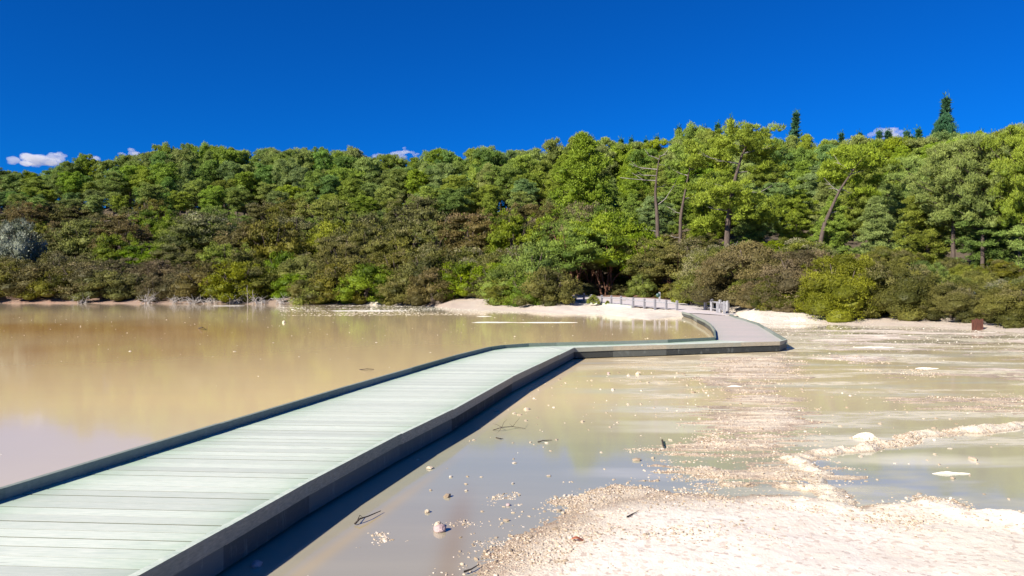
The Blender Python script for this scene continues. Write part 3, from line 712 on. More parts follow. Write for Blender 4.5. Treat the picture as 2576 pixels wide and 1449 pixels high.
rl_ = N('dead_leaf'); rl_.surf((.42, .13, .06), .7)
c = at(1455, 1330, .12); mb = MB(); n = 10
for i in range(n):
    t0, t1 = i / n, (i + 1) / n; w0, w1 = .026 * math.sin(math.pi * t0) ** .7, .026 * math.sin(math.pi * min(t1, .999)) ** .7
    zz = lambda t: .012 * math.sin(t * 5)
    mb.hexa([(t0 * .11, -w0, zz(t0)), (t1 * .11, -w1, zz(t1)), (t1 * .11, w1, zz(t1)), (t0 * .11, w0, zz(t0))], [(t0 * .11, -w0, zz(t0) + .002), (t1 * .11, -w1, zz(t1) + .002), (t1 * .11, w1, zz(t1) + .002), (t0 * .11, w0, zz(t0) + .002)])
o = mb.build('fallen_leaf', rl_.m, loc=(c[0] - .05, c[1], float(mudH(np.array([c[0]]), np.array([c[1]]))[0]) + .012)); tag(o, 'single curled reddish brown leaf on the white gravel', 'leaf')

# ------------------------------------------------------------------ vegetation
def blades(cen, rad, per, ln, wd, rng, outw=.8, upw=.5, tone=None, tipf=None, shell=.45, fe=0.0):
    n = len(cen); N_ = n * per
    d = rng.normal(size=(N_, 3)); d /= np.linalg.norm(d, axis=1)[:, None]
    d[:, 2] = np.where(d[:, 2] < -.25, -d[:, 2] * .6, d[:, 2])
    r = rng.uniform(shell, 1, N_) ** .7
    c = np.repeat(cen, per, 0); R_ = np.repeat(rad, per, 0)
    p = c + d * R_ * r[:, None]
    dr = d * outw * .6 + rng.normal(size=(N_, 3)) * .62; dr[:, 2] += upw * .55; dr /= np.linalg.norm(dr, axis=1)[:, None]
    dr = dr + fe * (d * .8 + np.array([0, 0, .9])); dr /= np.linalg.norm(dr, axis=1)[:, None]
    sd = np.cross(dr, d + rng.normal(size=(N_, 3)) * .45); sd /= np.linalg.norm(sd, axis=1)[:, None] + 1e-6
    L = ln * rng.uniform(.6, 1.3, N_)[:, None]; W = wd * rng.uniform(.7, 1.3, N_)[:, None]
    V = np.stack([p, p + dr * L * .5 + sd * W / 2, p + dr * L, p + dr * L * .5 - sd * W / 2], 1).reshape(-1, 3)
    Fc = np.arange(N_ * 4).reshape(-1, 4)
    tn = np.repeat(np.repeat(tone, per) + rng.normal(size=N_) * .13, 4)
    tf = np.repeat(tipf, per)[:, None] * np.array([.4, .8, 1, .8])[None] * (rng.random(N_) < .7)[:, None]
    return V, Fc, np.stack([np.clip(tn, 0, 1), np.clip(tf.ravel(), 0, 1), 0 * tn], 1)

def cube_sphere(n=4):
    V = []; Fc = []
    t = np.linspace(-1, 1, n + 1)
    for ax in range(3):
        for sg in (-1, 1):
            b = len(V)
            for i in range(n + 1):
                for j in range(n + 1):
                    p = [0, 0, 0]; p[ax] = sg; p[(ax + 1) % 3] = t[i]; p[(ax + 2) % 3] = t[j]; V.append(p)
            for i in range(n):
                for j in range(n):
                    q = b + i * (n + 1) + j; f_ = [q, q + n + 1, q + n + 2, q + 1]; Fc.append(f_ if sg > 0 else f_[::-1])
    V = np.array(V, float); V /= np.linalg.norm(V, axis=1)[:, None]; return V, np.array(Fc)
CSV, CSF = cube_sphere()
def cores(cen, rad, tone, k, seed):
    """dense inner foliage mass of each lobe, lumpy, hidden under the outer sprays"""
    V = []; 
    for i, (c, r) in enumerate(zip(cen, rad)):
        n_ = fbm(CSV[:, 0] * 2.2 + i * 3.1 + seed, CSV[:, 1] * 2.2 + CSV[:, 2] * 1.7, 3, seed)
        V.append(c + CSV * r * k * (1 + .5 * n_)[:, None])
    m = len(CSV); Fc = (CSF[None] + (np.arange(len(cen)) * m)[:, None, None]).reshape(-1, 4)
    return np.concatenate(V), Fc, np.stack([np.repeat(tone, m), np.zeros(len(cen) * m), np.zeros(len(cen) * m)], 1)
def join(*parts):
    V = []; Fc = []; A = []; n = 0
    for v, f, a in parts: V.append(v); Fc.append(f + n); A.append(a); n += len(v)
    return np.concatenate(V), np.concatenate(Fc), np.concatenate(A)
def make_pine(seed, shape='round', Ht=12.0, cb=.36, R=3.1, nl=30, per=330, ln=.31, wd=.075, ps=1.0):
    """returns trunk mesh, crown mesh; unit tree stands at the origin, Ht tall"""
    rng = np.random.default_rng(seed); tm = MB()
    lean = rng.normal(size=2) * .35
    def tp(t): return np.array([lean[0] * t * t + .15 * math.sin(3 * t + seed), lean[1] * t * t + .15 * math.cos(2.6 * t + seed) - .15, -.6 * (t == 0) + t * Ht * .96])
    ts = np.linspace(0, 1, 10); tm.tube([tp(t) for t in ts], .19 * (1 - ts) ** .8 + .025, 7)
    cen = []; rad = []; tone = []
    nw = 22
    for i in range(nl):
        t = cb + (1 - cb) * ((i + rng.uniform(0, .8)) / nl) ** .92
        if shape == 'spire': t = cb + (1 - cb) * ((i // 6) + rng.uniform(0, .25)) / (nl // 6)
        s = min((t - cb) / (1 - cb), .995)
        if shape == 'round': prof = (1 - s ** 3.2) ** .6 * (.55 + .6 * min(1, s * 3.2)); up = .25 + .5 * s
        elif shape == 'cone': prof = (1 - s) ** .75 * 1.1 + .05; up = .10 + .25 * s
        elif shape == 'spire': prof = ((1 - s) ** 1.15 + .03) * rng.uniform(.7, 1.15); up = .05 + .4 * s
        else: prof = (1 - s ** 2.5) ** .6 * rng.uniform(.35, 1.1); up = .15 + .3 * s
        Rl = R * prof * rng.uniform(.65, 1.15); an = i * 2.4 + rng.uniform(-.4, .4)
        b = tp(t); dirx = np.array([math.cos(an), math.sin(an), 0])
        q = [b + dirx * Rl * k + np.array([0, 0, up * Rl * k * k]) for k in (0, .35, .7, 1)]
        tm.tube(q, [.055, .04, .025, .012], 4)
        if shape == 'spire':
            for kk in (1, .6, .25):
                rr = (.07 + .30 * (1 - s)) * rng.uniform(.7, 1.1)
                cen.append(b + dirx * Rl * kk + np.array([0, 0, up * Rl * kk * kk])); rad.append([rr, rr, rr * .5]); tone.append(rng.uniform(.1, .9))
            continue
        for k in range(2 if Rl > 1.7 else 1):
            kk = rng.uniform(.78, .95) if k == 0 else rng.uniform(.3, .5)
            p = b + dirx * Rl * kk + np.array([0, 0, up * Rl * kk * kk]) + rng.normal(size=3) * np.array([.15, .15, .12])
            rr = rng.uniform(.55, 1.08) * (.78 if shape == 'sparse' else 1) * (.75 if s > .85 else 1) * ps
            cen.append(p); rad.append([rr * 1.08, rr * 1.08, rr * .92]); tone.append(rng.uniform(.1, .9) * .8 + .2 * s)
    cen.append(tp(.99)); rad.append([.28, .28, .5] if shape == 'spire' else [.45, .45, .6]); tone.append(.7)
    n0 = len(cen)
    if shape != 'spire':
        for i in range(n0 * 3):
            j = int(rng.integers(0, n0)); dd_ = rng.normal(size=3); dd_[2] = abs(dd_[2]) * .9; dd_ /= np.linalg.norm(dd_)
            cen.append(cen[j] + dd_ * np.array(rad[j]) * rng.uniform(.85, 1.15)); r_ = rng.uniform(.14, .30); rad.append([r_, r_, r_ * 1.7]); tone.append(min(1, tone[j] + rng.uniform(-.1, .4)))
    cen = np.array(cen); rad = np.array(rad); tone = np.array(tone)
    if shape != 'spire':
        vs_, fs_, as_ = blades(cen[n0:], rad[n0:], max(16, per // 9), ln * .8, wd * .7, rng, tone=tone[n0:], tipf=rng.uniform(0, .5, len(cen) - n0), shell=.2, fe=1.2)
        cen = cen[:n0]; rad = rad[:n0]; tone = tone[:n0]
    v, f, a = blades(cen, rad, per, ln if shape != 'spire' else .34, wd, rng, tone=tone, tipf=rng.uniform(0, .55, len(cen)), upw=.6, shell=.66, fe=.45)
    if shape != 'spire': v, f, a = join((v, f, a), (vs_, fs_, as_))
    v, f, a = join((v, f, a), cores(cen, rad, tone * .7, .50 if shape != 'sparse' else .4, seed))  # inner masses darker: shade inside the crown put into the leaf tone
    T = mesh('trunk', np.concatenate(tm.v), np.concatenate(tm.f), None, True)
    return T, mesh('crown', v, f, {'tone': a}), Ht
def make_shrub(seed, Ht=4.2, R=3.2, flat=False, nc=26, per=165, open_=0.0, ln=.19, wd=.062, bare=0.0):
    rng = np.random.default_rng(seed); tm = MB(); cen = []; rad = []; tone = []; tip = []
    for i in range(nc):
        an = i * 2.4 + rng.uniform(-.5, .5); z = bare + (1 - bare) * ((i + rng.uniform(0, 1)) / nc); u = rng.uniform(.62, 1) if i < nc * .85 else rng.uniform(0, .5)
        lob = 1 + .2 * math.sin(an * 2 + seed)
        if flat: rr = R * u * lob * math.sqrt(max(.03, 1 - (abs(z - .45) / .60) ** 2.4))
        else: rr = R * u * lob * math.sqrt(max(.04, 1 - (z * .97) ** 2.4))
        s = rng.uniform(.55, 1.05) * (.8 if z > .8 else 1)
        p = np.array([math.cos(an) * rr, math.sin(an) * rr, z * (Ht - s * .5) * (.92 + .10 * math.sin(an + seed)) ])
        cen.append(p); rad.append([s * 1.25, s * 1.25, s * (.55 if flat else .85)]); tone.append(rng.uniform(.0, 1.0))
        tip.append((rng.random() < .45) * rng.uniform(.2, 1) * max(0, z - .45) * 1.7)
    for i in range(nc * 2):
        an = rng.uniform(0, 6.283); z = rng.uniform(bare, .97); s = rng.uniform(.2, .4)
        rr = R * rng.uniform(.85, 1.15) * (math.sqrt(max(.03, 1 - (abs(z - .45) / .60) ** 2.4)) if flat else math.sqrt(max(.04, 1 - (z * .97) ** 2.4)))
        cen.append(np.array([math.cos(an) * rr, math.sin(an) * rr, z * Ht])); rad.append([s, s, s * 1.1]); tone.append(rng.uniform(.2, 1)); tip.append((rng.random() < .4) * rng.uniform(0, .8) * z)
    for i in range(7):
        an = i * .9 + rng.uniform(0, .5); rr = R * rng.uniform(.3, .75); h = Ht * rng.uniform(.6, .9); b = rng.normal(size=2) * .25
        q = [np.array([b[0], b[1], -.4]), np.array([b[0] + math.cos(an) * rr * .3, b[1] + math.sin(an) * rr * .3, h * .35]), np.array([math.cos(an) * rr * .7, math.sin(an) * rr * .7, h * .7]), np.array([math.cos(an) * rr, math.sin(an) * rr, h])]
        tm.tube(q, [.10, .075, .05, .02], 5)
        for j in range(3):
            a2 = an + rng.uniform(-1, 1); e = q[1 + j % 2]; tm.tube([e, e + np.array([math.cos(a2) * R * .25, math.sin(a2) * R * .25, h * .2])], [.035, .012], 4)
    cen = np.array(cen); rad = np.array(rad); tone = np.array(tone); tip = np.array(tip); k = nc
    v1, f1, a1 = blades(cen[:k], rad[:k], per * 2, ln, wd, rng, tone=tone[:k], tipf=tip[:k], upw=.9 if not flat else .6, shell=.7)
    v2, f2, a2 = blades(cen[k:], rad[k:], per // 3, ln, wd, rng, tone=tone[k:], tipf=tip[k:], upw=1.2, shell=.3)
    v, f, a = join((v1, f1, a1), (v2, f2, a2), cores(cen[:k], rad[:k], tone[:k] * .6, .56, seed))  # lobe cores darker than their sprays, inner shade put into the tone
    return mesh('stems', np.concatenate(tm.v), np.concatenate(tm.f), None, True), mesh('foliage', v, f, {'tone': a}), Ht

PT = {'round': [make_pine(100 + i, 'round', cb=.28 + .06 * (i % 3), R=2.6 + .25 * (i % 3)) for i in range(6)],
      'high': [make_pine(190 + i, 'round', cb=.52, R=2.7, nl=24) for i in range(3)],
      'near': [make_pine(170 + i, 'round', cb=.38, R=3.3, nl=66, per=270, ln=.28, wd=.055, ps=.66) for i in range(3)],
      'low': [make_pine(150 + i, 'round' if i % 2 else 'cone', cb=.06, R=3.1, nl=74, per=250, ln=.30, wd=.06, ps=.66) for i in range(5)],
      'cone': [make_pine(200 + i, 'cone', cb=.08, R=3.3, nl=84, per=200, ln=.30, wd=.07, ps=.7) for i in range(3)],
      'spire': [make_pine(300 + i, 'spire', cb=.12, R=2.0, nl=156, per=16) for i in range(3)],
      'sparse': [make_pine(400 + i, 'sparse', cb=.42, R=3.4, nl=26, per=300, ln=.32, wd=.08) for i in range(3)]}
SH = {'flat': [make_shrub(500 + i, Ht=4.6, R=2.7, flat=True, bare=.18) for i in range(6)],
      'fine': [make_shrub(650 + i, Ht=3.6, R=2.3, nc=28, per=480, ln=.13, wd=.038) for i in range(5)],
      'bush': [make_shrub(600 + i, Ht=3.6, R=2.4, nc=24) for i in range(5)],
      'tree': [make_shrub(700 + i, Ht=5.5, R=3.6, flat=True, bare=.42, nc=34) for i in range(2)]}
EMP = {}
placed = []       # (px, row tag, kind word, colour word, object) for labels
def plant(kind, var, mat, X_, Y_, height, name, rz=None, wide=1.0, tilt=0.0, barkm='bark'):
    T, Cm, Ht = var; s = height / Ht; z0 = float(H(np.array([X_]), np.array([Y_]))[0]) - .05
    e = empty(name, (X_, Y_, z0), RNG.uniform(0, 6.28) if rz is None else rz, (s * wide, s * wide, s))
    if tilt: e.rotation_euler = (0, tilt, 0)
    isb = kind in SH
    for part, m, mm in ((('stems' if isb else 'trunk'), T, M[barkm]), (('foliage' if isb else 'crown'), Cm, M[mat])):
        if not m.materials: m.materials.append(mm)
        o = bpy.data.objects.new(part, m); COL.objects.link(o); o.parent = e
        o.material_slots[0].link = 'OBJECT'; o.material_slots[0].material = mm
    return e

SKY = np.array([(-900, 420), (-100, 420), (0, 422), (60, 432), (95, 446), (130, 425), (200, 392), (250, 410), (300, 394), (340, 385), (400, 375), (460, 372), (520, 368), (590, 376), (620, 388), (650, 382), (700, 372), (780, 378), (840, 371), (900, 382), (950, 394), (1000, 397), (1050, 392), (1100, 377), (1150, 386), (1220, 377), (1290, 381), (1340, 371), (1400, 356), (1440, 345), (1500, 358), (1560, 358), (1620, 355), (1700, 342), (1750, 325), (1800, 330), (1850, 324), (1900, 335), (1950, 330), (2000, 338), (2050, 352), (2100, 345), (2150, 355), (2250, 358), (2300, 348), (2350, 342), (2400, 345), (2450, 334), (2500, 350), (2550, 328), (2600, 318), (3500, 315)], float)
def skyline(px): return np.interp(px, SKY[:, 0], SKY[:, 1])
def pick(rng, opts):
    r = rng.random() * sum(w_ for _, w_ in opts)
    for o_, w_ in opts:
        r -= w_
        if r <= 0: return o_
    return opts[0][0]
rt_ = random.Random(11)
# pines, row by row from the crest forward
for row, (fr, step) in enumerate([(1.0, 33), (.80, 40), (.58, 48), (.32, 56), (.05, 62)]):
    px = -260 + row * 17
    while px < 2860:
        dp, dc = tb(px, 6), tb(px, 8); d = dp + (dc - dp) * fr + rt_.uniform(-2.5, 2.5)
        jx = px + rt_.uniform(-.3, .3) * step; X_ = (jx - CX) / F * d
        zb = float(H(np.array([X_]), np.array([d]))[0]); st = skyline(jx)
        if row == 0: top = st + rt_.uniform(-6, 10)
        else: top = st + ([0, 20, 46, 70, 95][row] if not jx > 1380 else [0, 22, 60, 105, 150][row]) + rt_.uniform(-16, 28)
        hgt = ztop(top, d) - zb
        hgt = min(max(hgt, 5.5), 17.5)
        right = jx > 1380
        kind = pick(rt_, [('round', .75 if not right else .55), ('cone', .10 if not right else .22), ('sparse', .08 if not right else .18)])
        if jx > 1380 and row >= 2: kind = 'low'
        elif row >= 2 and rt_.random() < .6: kind = 'high'
        mat = pick(rt_, [('pine', 5), ('pine_yellow', 2.2 if right or row > 1 else 1.0), ('pine_blue', 1.2)])
        wd = min(1.45, max(.85, 11.5 / hgt)) * rt_.uniform(.85, 1.1)
        e = plant(kind, rt_.choice(PT[kind]), mat, X_, d, hgt, 'pine_tree', wide=wd)
        placed.append((jx, ['skyline', 'second', 'middle', 'fourth', 'front'][row], kind, mat, e, 'pine'))
        px += step * (165 / d) ** .75 * rt_.uniform(.85, 1.15) * (1.0 if row else .92)
# last row just over the crest, closing the gaps between the trunks
px = -240
while px < 2800:
    if not 205 < px < 275:
        d = tb(px, 8) + 7 + rt_.uniform(-2, 3); X_ = (px - CX) / F * d; zb = float(H(np.array([X_]), np.array([d]))[0])
        hgt = min(max(ztop(skyline(px) + rt_.uniform(22, 50), d) - zb, 6), 17)
        mat = pick(rt_, [('pine', 4), ('pine_blue', 2), ('pine_yellow', 1)])
        e = plant('low', rt_.choice(PT['low']), mat, X_, d, hgt, 'pine_tree', wide=min(1.5, 13 / hgt)); placed.append((px, 'rearmost', 'low', mat, e, 'pine'))
    px += rt_.uniform(50, 66)
# dark spires behind the crest
spires = [(1500, 352, 6), (1575, 347, 6), (1620, 350, 6), (1772, 318, 7), (1790, 308, 8), (1828, 294, 9), (1993, 270, 12), (1560, 352, 6), (2040, 342, 6), (2120, 335, 7), (2168, 335, 7), (2205, 330, 7), (2232, 326, 8), (2255, 332, 7), (2275, 330, 8), (2300, 340, 8), (2330, 318, 10), (2361, 232, 15), (2385, 318, 10), (2430, 330, 8), (2480, 328, 8), (2500, 330, 8), (2530, 322, 8), (1720, 318, 7), (1655, 345, 7)]
for i, (px, top, hh_) in enumerate(spires):
    if top > 290: top -= 9
    d = tb(px, 8) + 14 + (i * 37 % 9); X_ = (px - CX) / F * d; zb = float(H(np.array([X_]), np.array([d]))[0])
    hgt = ztop(top, d) - zb
    e = plant('spire', PT['spire'][i % 3], 'spire', X_, d, hgt, 'conifer_tree', wide=1.0 if top > 250 else 1.1)
    placed.append((px, 'spire', 'spire', 'spire', e, 'conifer'))

# shrubs: belt between the shore and the pines
for row, (fr, step) in enumerate([(0.0, 60), (.11, 72), (.26, 80), (.44, 84), (.63, 88), (.86, 66)]):
    px = -220 + row * 23
    while px < 2820:
        Dn, _ = nodes(np.array([float(px)])); ds, d2, dp = Dn[2][0], Dn[4][0], tb(px, 6)
        start = Dn[3][0] + (.8 if px > 1850 else 1.2)
        if px < 450: start = ds + 2.6
        if 1740 < px < 1885: start = max(start, 52.5)
        if 1885 <= px < 1965: start = max(start, 49)
        if 1965 <= px < 2030: start = max(start, 43)
        if 2370 < px < 2530: start = max(start, 34.5)
        if 520 < px < 1110: start = ds + 1.0
        if 340 < px < 780: start = ds + 2.8
        if 1135 < px < 1250: start += 2.5
        if 1405 < px < 1730: start = max(start, 83)
        d = start + (dp - start) * fr + rt_.uniform(-.6, 1.2)
        jx = px + rt_.uniform(-.25, .25) * step; X_ = (jx - CX) / F * d
        sz = rt_.uniform(.75, 1.25)
        if row == 0: kind = 'bush'; hgt = rt_.uniform(2.0, 4.2)
        elif row == 1: kind = pick(rt_, [('bush', 1), ('flat', 1)]); hgt = rt_.uniform(2.8, 5.6)
        else: kind = pick(rt_, [('flat', 3), ('bush', 1)]); hgt = 3.0 + 4.2 * rt_.random() ** 1.4
        zg = float(H(np.array([X_]), np.array([d]))[0])
        cap = np.interp(jx, [1550, 1850, 2000, 2150, 2250, 2330, 2400, 2576], [588, 590, 602, 622, 640, 662, 700, 728]) + rt_.uniform(-4, 40)
        if jx > 1550: hgt = min(hgt, max(1.7, ztop(cap, d) - zg))
        if row == 5 and jx < 1380: hgt *= rt_.uniform(.75, 1.15)
        mid = 1050 < jx < 1720
        mat = pick(rt_, [('manuka', 5 if not mid else 3), ('green', (1.1 if row < 4 else 1.6) if not mid else 3.6), ('brown', 1.5 if row > 0 else .6), ('pale', 1.5 if row > 1 else .3), ('silver', .45 if jx < 1100 else .12), ('yellow', .9 if row < 2 else .25)])
        if jx > 1760 and row < 3: mat = pick(rt_, [('manuka', 3), ('yellow', .2), ('brown', 1.5), ('green', .6 if jx < 1880 else 0), ('pale', 1.0 if row else .2)])
        if not (poly_sd(np.array([X_]), np.array([d]), PATHPOLY)[0] > -1.6):
            if d < 62: kind = 'fine'
            e = plant(kind, rt_.choice(SH[kind]), mat, X_, d, hgt, 'grey_shrub' if mat == 'silver' else 'tea_tree_shrub', wide=rt_.uniform(.85, 1.15) * (.92 if hgt > 4.2 else 1.2))
            placed.append((jx, ['waterside', 'lower', 'second', 'middle', 'upper', 'top'][row], kind, mat, e, 'shrub'))
        px += step * (95 / d) ** .8 * rt_.uniform(.85, 1.15)

# hand-placed vegetation --------------------------------------------------
def manual(px, ybase, d, ytop, kind, idx, mat, name, label, cat, wide=1.0, **kw):
    X_ = (px - CX) / F * d; zb = float(H(np.array([X_]), np.array([d]))[0]) if ybase is None else CAMZ - (ybase - HY) / F * d
    hgt = ztop(ytop, d) - zb
    e = plant(kind, (PT if kind in PT else SH)[kind][idx], mat, X_, d, hgt, name, wide=wide, **kw)
    e.location.z = zb - .03
    return tag(e, label, cat)
manual(1470, None, 92, 336, 'cone', 0, 'pine', 'pine_tree', 'large broad pyramid-shaped green pine standing left of the bare dead trunk', 'pine tree', 1.15)
manual(1492, 762, 56.5, 741, 'bush', 0, 'yellow', 'tea_tree_shrub', 'small round olive bush growing against the low path fence', 'shrub', .95)
manual(1528, 764, 55.6, 755, 'bush', 1, 'yellow', 'tea_tree_shrub', 'tiniest bush, a low tuft right of the round bush by the fence', 'shrub', .9)
manual(1378, 768, 58, 672, 'bush', 2, 'manuka', 'tea_tree_shrub', 'tall olive bush at the left end of the path fence', 'shrub', 1.0)
manual(1412, 764, 60, 720, 'bush', 4, 'green', 'tea_tree_shrub', 'small bright green bush touching the first fence post', 'shrub', .65)
manual(1330, 771, 60, 690, 'bush', 3, 'green', 'tea_tree_shrub', 'green bush on the pink bank, left of the tall olive bush', 'shrub', 1.1)
manual(1275, 768, 62, 700, 'bush', 4, 'manuka', 'tea_tree_shrub', 'brown green bush at the top of the pink bank', 'shrub', 1.1)
manual(1615, 748, 68, 690, 'bush', 1, 'green', 'tea_tree_shrub', 'bright green bush standing on red soil behind the path fence', 'shrub', .85)
manual(1742, 775, 57, 700, 'bush', 2, 'yellow', 'tea_tree_shrub', 'yellow green bush between the signpost and the small railing', 'shrub', .9)
manual(1445, 733, 73, 560, 'tree', 0, 'green', 'tea_tree', 'bright green spreading tree with bent brown trunk over the red soil', 'tree', .95, barkm='redbark')
manual(1530, 737, 74, 550, 'tree', 1, 'green', 'tea_tree', 'spreading green tree with two thin trunks behind the middle of the path fence', 'tree', .95, barkm='redbark')
manual(1645, 742, 71, 600, 'tree', 0, 'manuka', 'tea_tree', 'olive brown spreading tree shading the ground behind the signpost', 'tree', 1.0, barkm='redbark')
manual(810, 764, 79, 690, 'bush', 0, 'yellow', 'tea_tree_shrub', 'rounded yellow olive bush at the waterline left of the grey shrub', 'shrub', 1.25)
manual(885, 762, 83, 655, 'bush', 4, 'silver', 'grey_shrub', 'tall silver grey shrub leaning over the far waterline', 'shrub', .7)
manual(48, 700, 100, 553, 'bush', 2, 'silver', 'grey_shrub', 'silvery white shrub, upper one of the pair at the left edge', 'shrub', .6)
manual(10, 740, 98, 632, 'bush', 3, 'silver', 'grey_shrub', 'silvery grey shrub, lower one of the pair at the left edge', 'shrub', .6)
for i, (px, d_, top, lab) in enumerate([(70, 136, 505, 'olive shrub at the foot of the pines, nearest the left edge'), (130, 137, 508, 'olive shrub at the foot of the pines below the largest cloud'), (185, 136, 510, 'olive shrub just left of the blue gap under the pines')]):
    manual(px, None, d_, top, 'flat', i, 'manuka', 'tea_tree_shrub', lab, 'shrub', 1.2)
manual(1490, 738, 76, 590, 'tree', 1, 'manuka', 'tea_tree', 'olive spreading tree between the bent brown trunk and the two thin trunks', 'tree', .9, barkm='redbark')
manual(1592, 740, 75, 590, 'tree', 0, 'green', 'tea_tree', 'leafy green tree directly behind the bright green bush on red soil', 'tree', .9, barkm='redbark')
manual(1700, 748, 68, 620, 'tree', 1, 'manuka', 'tea_tree', 'brownish spreading tree right of the signpost', 'tree', .95, barkm='redbark')
manual(2415, 828, 36, 725, 'bush', 1, 'silver', 'grey_shrub', 'blue grey shrub in deep shade left of the rusty red box', 'shrub', .6)
manual(2400, None, 55, 372, 'near', 0, 'pine_yellow', 'pine_tree', 'tall pine with bare dark lower trunk at right, left one of two', 'pine tree', 1.05)
manual(2475, None, 52, 352, 'near', 1, 'pine', 'pine_tree', 'tall pine with straight pale lower trunk at right, right one of two', 'pine tree', .85)
manual(2568, None, 50, 330, 'near', 2, 'pine', 'pine_tree', 'tall olive pine cut by the right edge of the picture', 'pine tree', .8)
manual(2180, None, 78, 400, 'low', 1, 'pine_yellow', 'pine_tree', 'wide yellow green pine right of the leaning dark trunk', 'pine tree', 1.1)
manual(2290, None, 70, 400, 'low', 3, 'pine', 'pine_tree', 'wide mid green pine below and left of the tallest spire', 'pine tree', 1.05)

for i, (px, d_, top, mt, lab) in enumerate([(1868, 49.5, 700, 'manuka', 'olive bush directly behind the right-hand post of the small railing'), (1912, 44.5, 706, 'brown', 'low brown bush on the pale bank just right of the small railing'), (1955, 42.5, 690, 'manuka', 'olive bush above the flat pale ledge on the right shore'), (1893, 47.5, 690, 'yellow', 'yellowish bush behind the low brown bush, right of the small railing'), (1840, 53, 690, 'manuka', 'dull olive bush behind the middle of the small railing')]):
    manual(px, None, d_, top, 'fine', i, mt, 'tea_tree_shrub', lab, 'shrub', 1.15)
manual(2357, None, 104, 290, 'cone', 1, 'spire', 'conifer_tree', 'broad dark conifer crown around the foot of the tallest spire', 'conifer', .8)
UG = ['dark bush filling the shade behind the path, leftmost', 'second dark bush from the left in the shade behind the path', 'third dark bush from the left in the shade behind the path', 'fourth dark bush from the left in the shade behind the path', 'fifth dark bush from the left in the shade behind the path', 'sixth dark bush from the left in the shade behind the path', 'seventh dark bush from the left in the shade behind the path', 'eighth dark bush, last on the right in the shade behind the path']
for i, (px, d_, lab) in enumerate([(1662, 69.5, 'small dark bush on the red soil right of the signpost'), (1692, 66, 'dark bush at the right end of the red soil'), (1556, 72, 'low brown bush on the red soil, right of the two thin trunks'), (1478, 72, 'low brown bush on the red soil beside the bent trunk')]):
    manual(px, None, d_, 712, 'bush', i, 'manuka', 'tea_tree_shrub', lab, 'shrub', 1.1)
for i, lab in enumerate(UG):
    manual(1432 + i * 41, None, 77 + (i * 7 % 4) * .8, 668 + (i * 11 % 5) * 6, 'bush', i % 5, ['manuka', 'brown', 'manuka', 'green'][i % 4], 'tea_tree_shrub', lab, 'shrub', 1.1)
# old pines with exposed trunks and dead branches
def trunk_pine(pts, r0, limbs, crown, name, label, cat, bark='bark', mat='pine', seed=0, limb_dead=True):
    """pts: list of (px,py) at depth d; limbs: (t, dx, dz, len)"""
    d = crown['d']; P3 = [np.array([(px - CX) / F * d, d + .4 * math.sin(i), ztop(py, d)]) for i, (px, py) in enumerate(pts)]
    P3[0][2] = min(P3[0][2], float(H(np.array([P3[0][0]]), np.array([d]))[0])) - .3
    o0 = P3[0].copy(); e = empty(name, o0); tag(e, label, cat)
    mb = MB(); L = [p - o0 for p in P3]; ts = np.linspace(0, 1, 14); cum = np.linspace(0, 1, len(L))
    A = np.array([[np.interp(t, cum, [l[k] for l in L]) for k in range(3)] for t in ts])
    mb.tube(A, r0 * (1 - ts * .85), 8); mb.build('trunk', M[bark], e, smooth=True)
    rng = np.random.default_rng(seed); tips = []
    for (t, ang, up, ln) in limbs:
        b = np.array([np.interp(t, ts, A[:, k]) for k in range(3)]); dv = np.array([math.cos(ang), math.sin(ang), 0])
        q = [b, b + dv * ln * .35 + [0, 0, up * ln * .2], b + dv * ln * .7 + [0, 0, up * ln * .55] + rng.normal(size=3) * .1, b + dv * ln + [0, 0, up * ln]]
        mb = MB(); mb.tube(q, [r0 * .26, r0 * .18, r0 * .11, r0 * .04], 5)
        for j in range(2):
            s = q[1 + j]; a2 = ang + rng.uniform(-.9, .9); mb.tube([s, s + np.array([math.cos(a2), math.sin(a2), rng.uniform(-.1, .6)]) * ln * .35], [r0 * .14, r0 * .04], 4)
        mb.build('branch', M['dead'] if limb_dead else M[bark], e, smooth=True); tips.append(q)
    if crown.get('c'):
        cen = []; rad = []
        for (px, py, w_, h_, dy) in crown['c']:
            n_ = max(8, int(w_ * h_ / 150))
            for k in range(n_):
                x = px + rng.uniform(-.5, .5) * w_; y = py + rng.uniform(-.5, .5) * h_
                dd_ = d + dy + rng.uniform(-1, 1) * w_ / F * d * .45
                cen.append(np.array([(x - CX) / F * d, dd_, ztop(y, d)]) - o0); s = rng.uniform(.2, .62); rad.append([s * 1.1, s * 1.1, s * .9])
        cen = np.array(cen); rad = np.array(rad); tn = rng.uniform(.2, 1, len(cen))
        v, f, a = join(blades(cen, rad, 170, .30, .05, rng, tone=tn, tipf=rng.uniform(0, .5, len(cen)), upw=.6, fe=.7, shell=.4), cores(cen, rad, tn, .35, seed))
        obj('crown', mesh('crown', v, f, {'tone': a}), M[mat], e)
    return e
PI = math.pi
trunk_pine([(1657, 596), (1655, 540), (1650, 490), (1652, 440), (1658, 392)], .24,
           [(.12, 3.3, .25, 1.6), (.2, 3.0, .2, 1.3), (.36, .2, 1.4, 2.8), (.05, 3.6, .1, 1.2), (.68, 3.1, .1, 3.6), (.74, 3.4, .05, 2.2), (.82, 2.9, .25, 2.8), (.88, .3, -.1, 1.8), (.95, 3.4, .6, 1.6), (.98, .5, .8, 1.5), (.6, .4, .3, 1.2)],
           {'d': 76}, 'dead_pine', 'bare dead pine trunk with pale broken branches, left of the leaning live pines', 'dead tree', 'bark', seed=4)
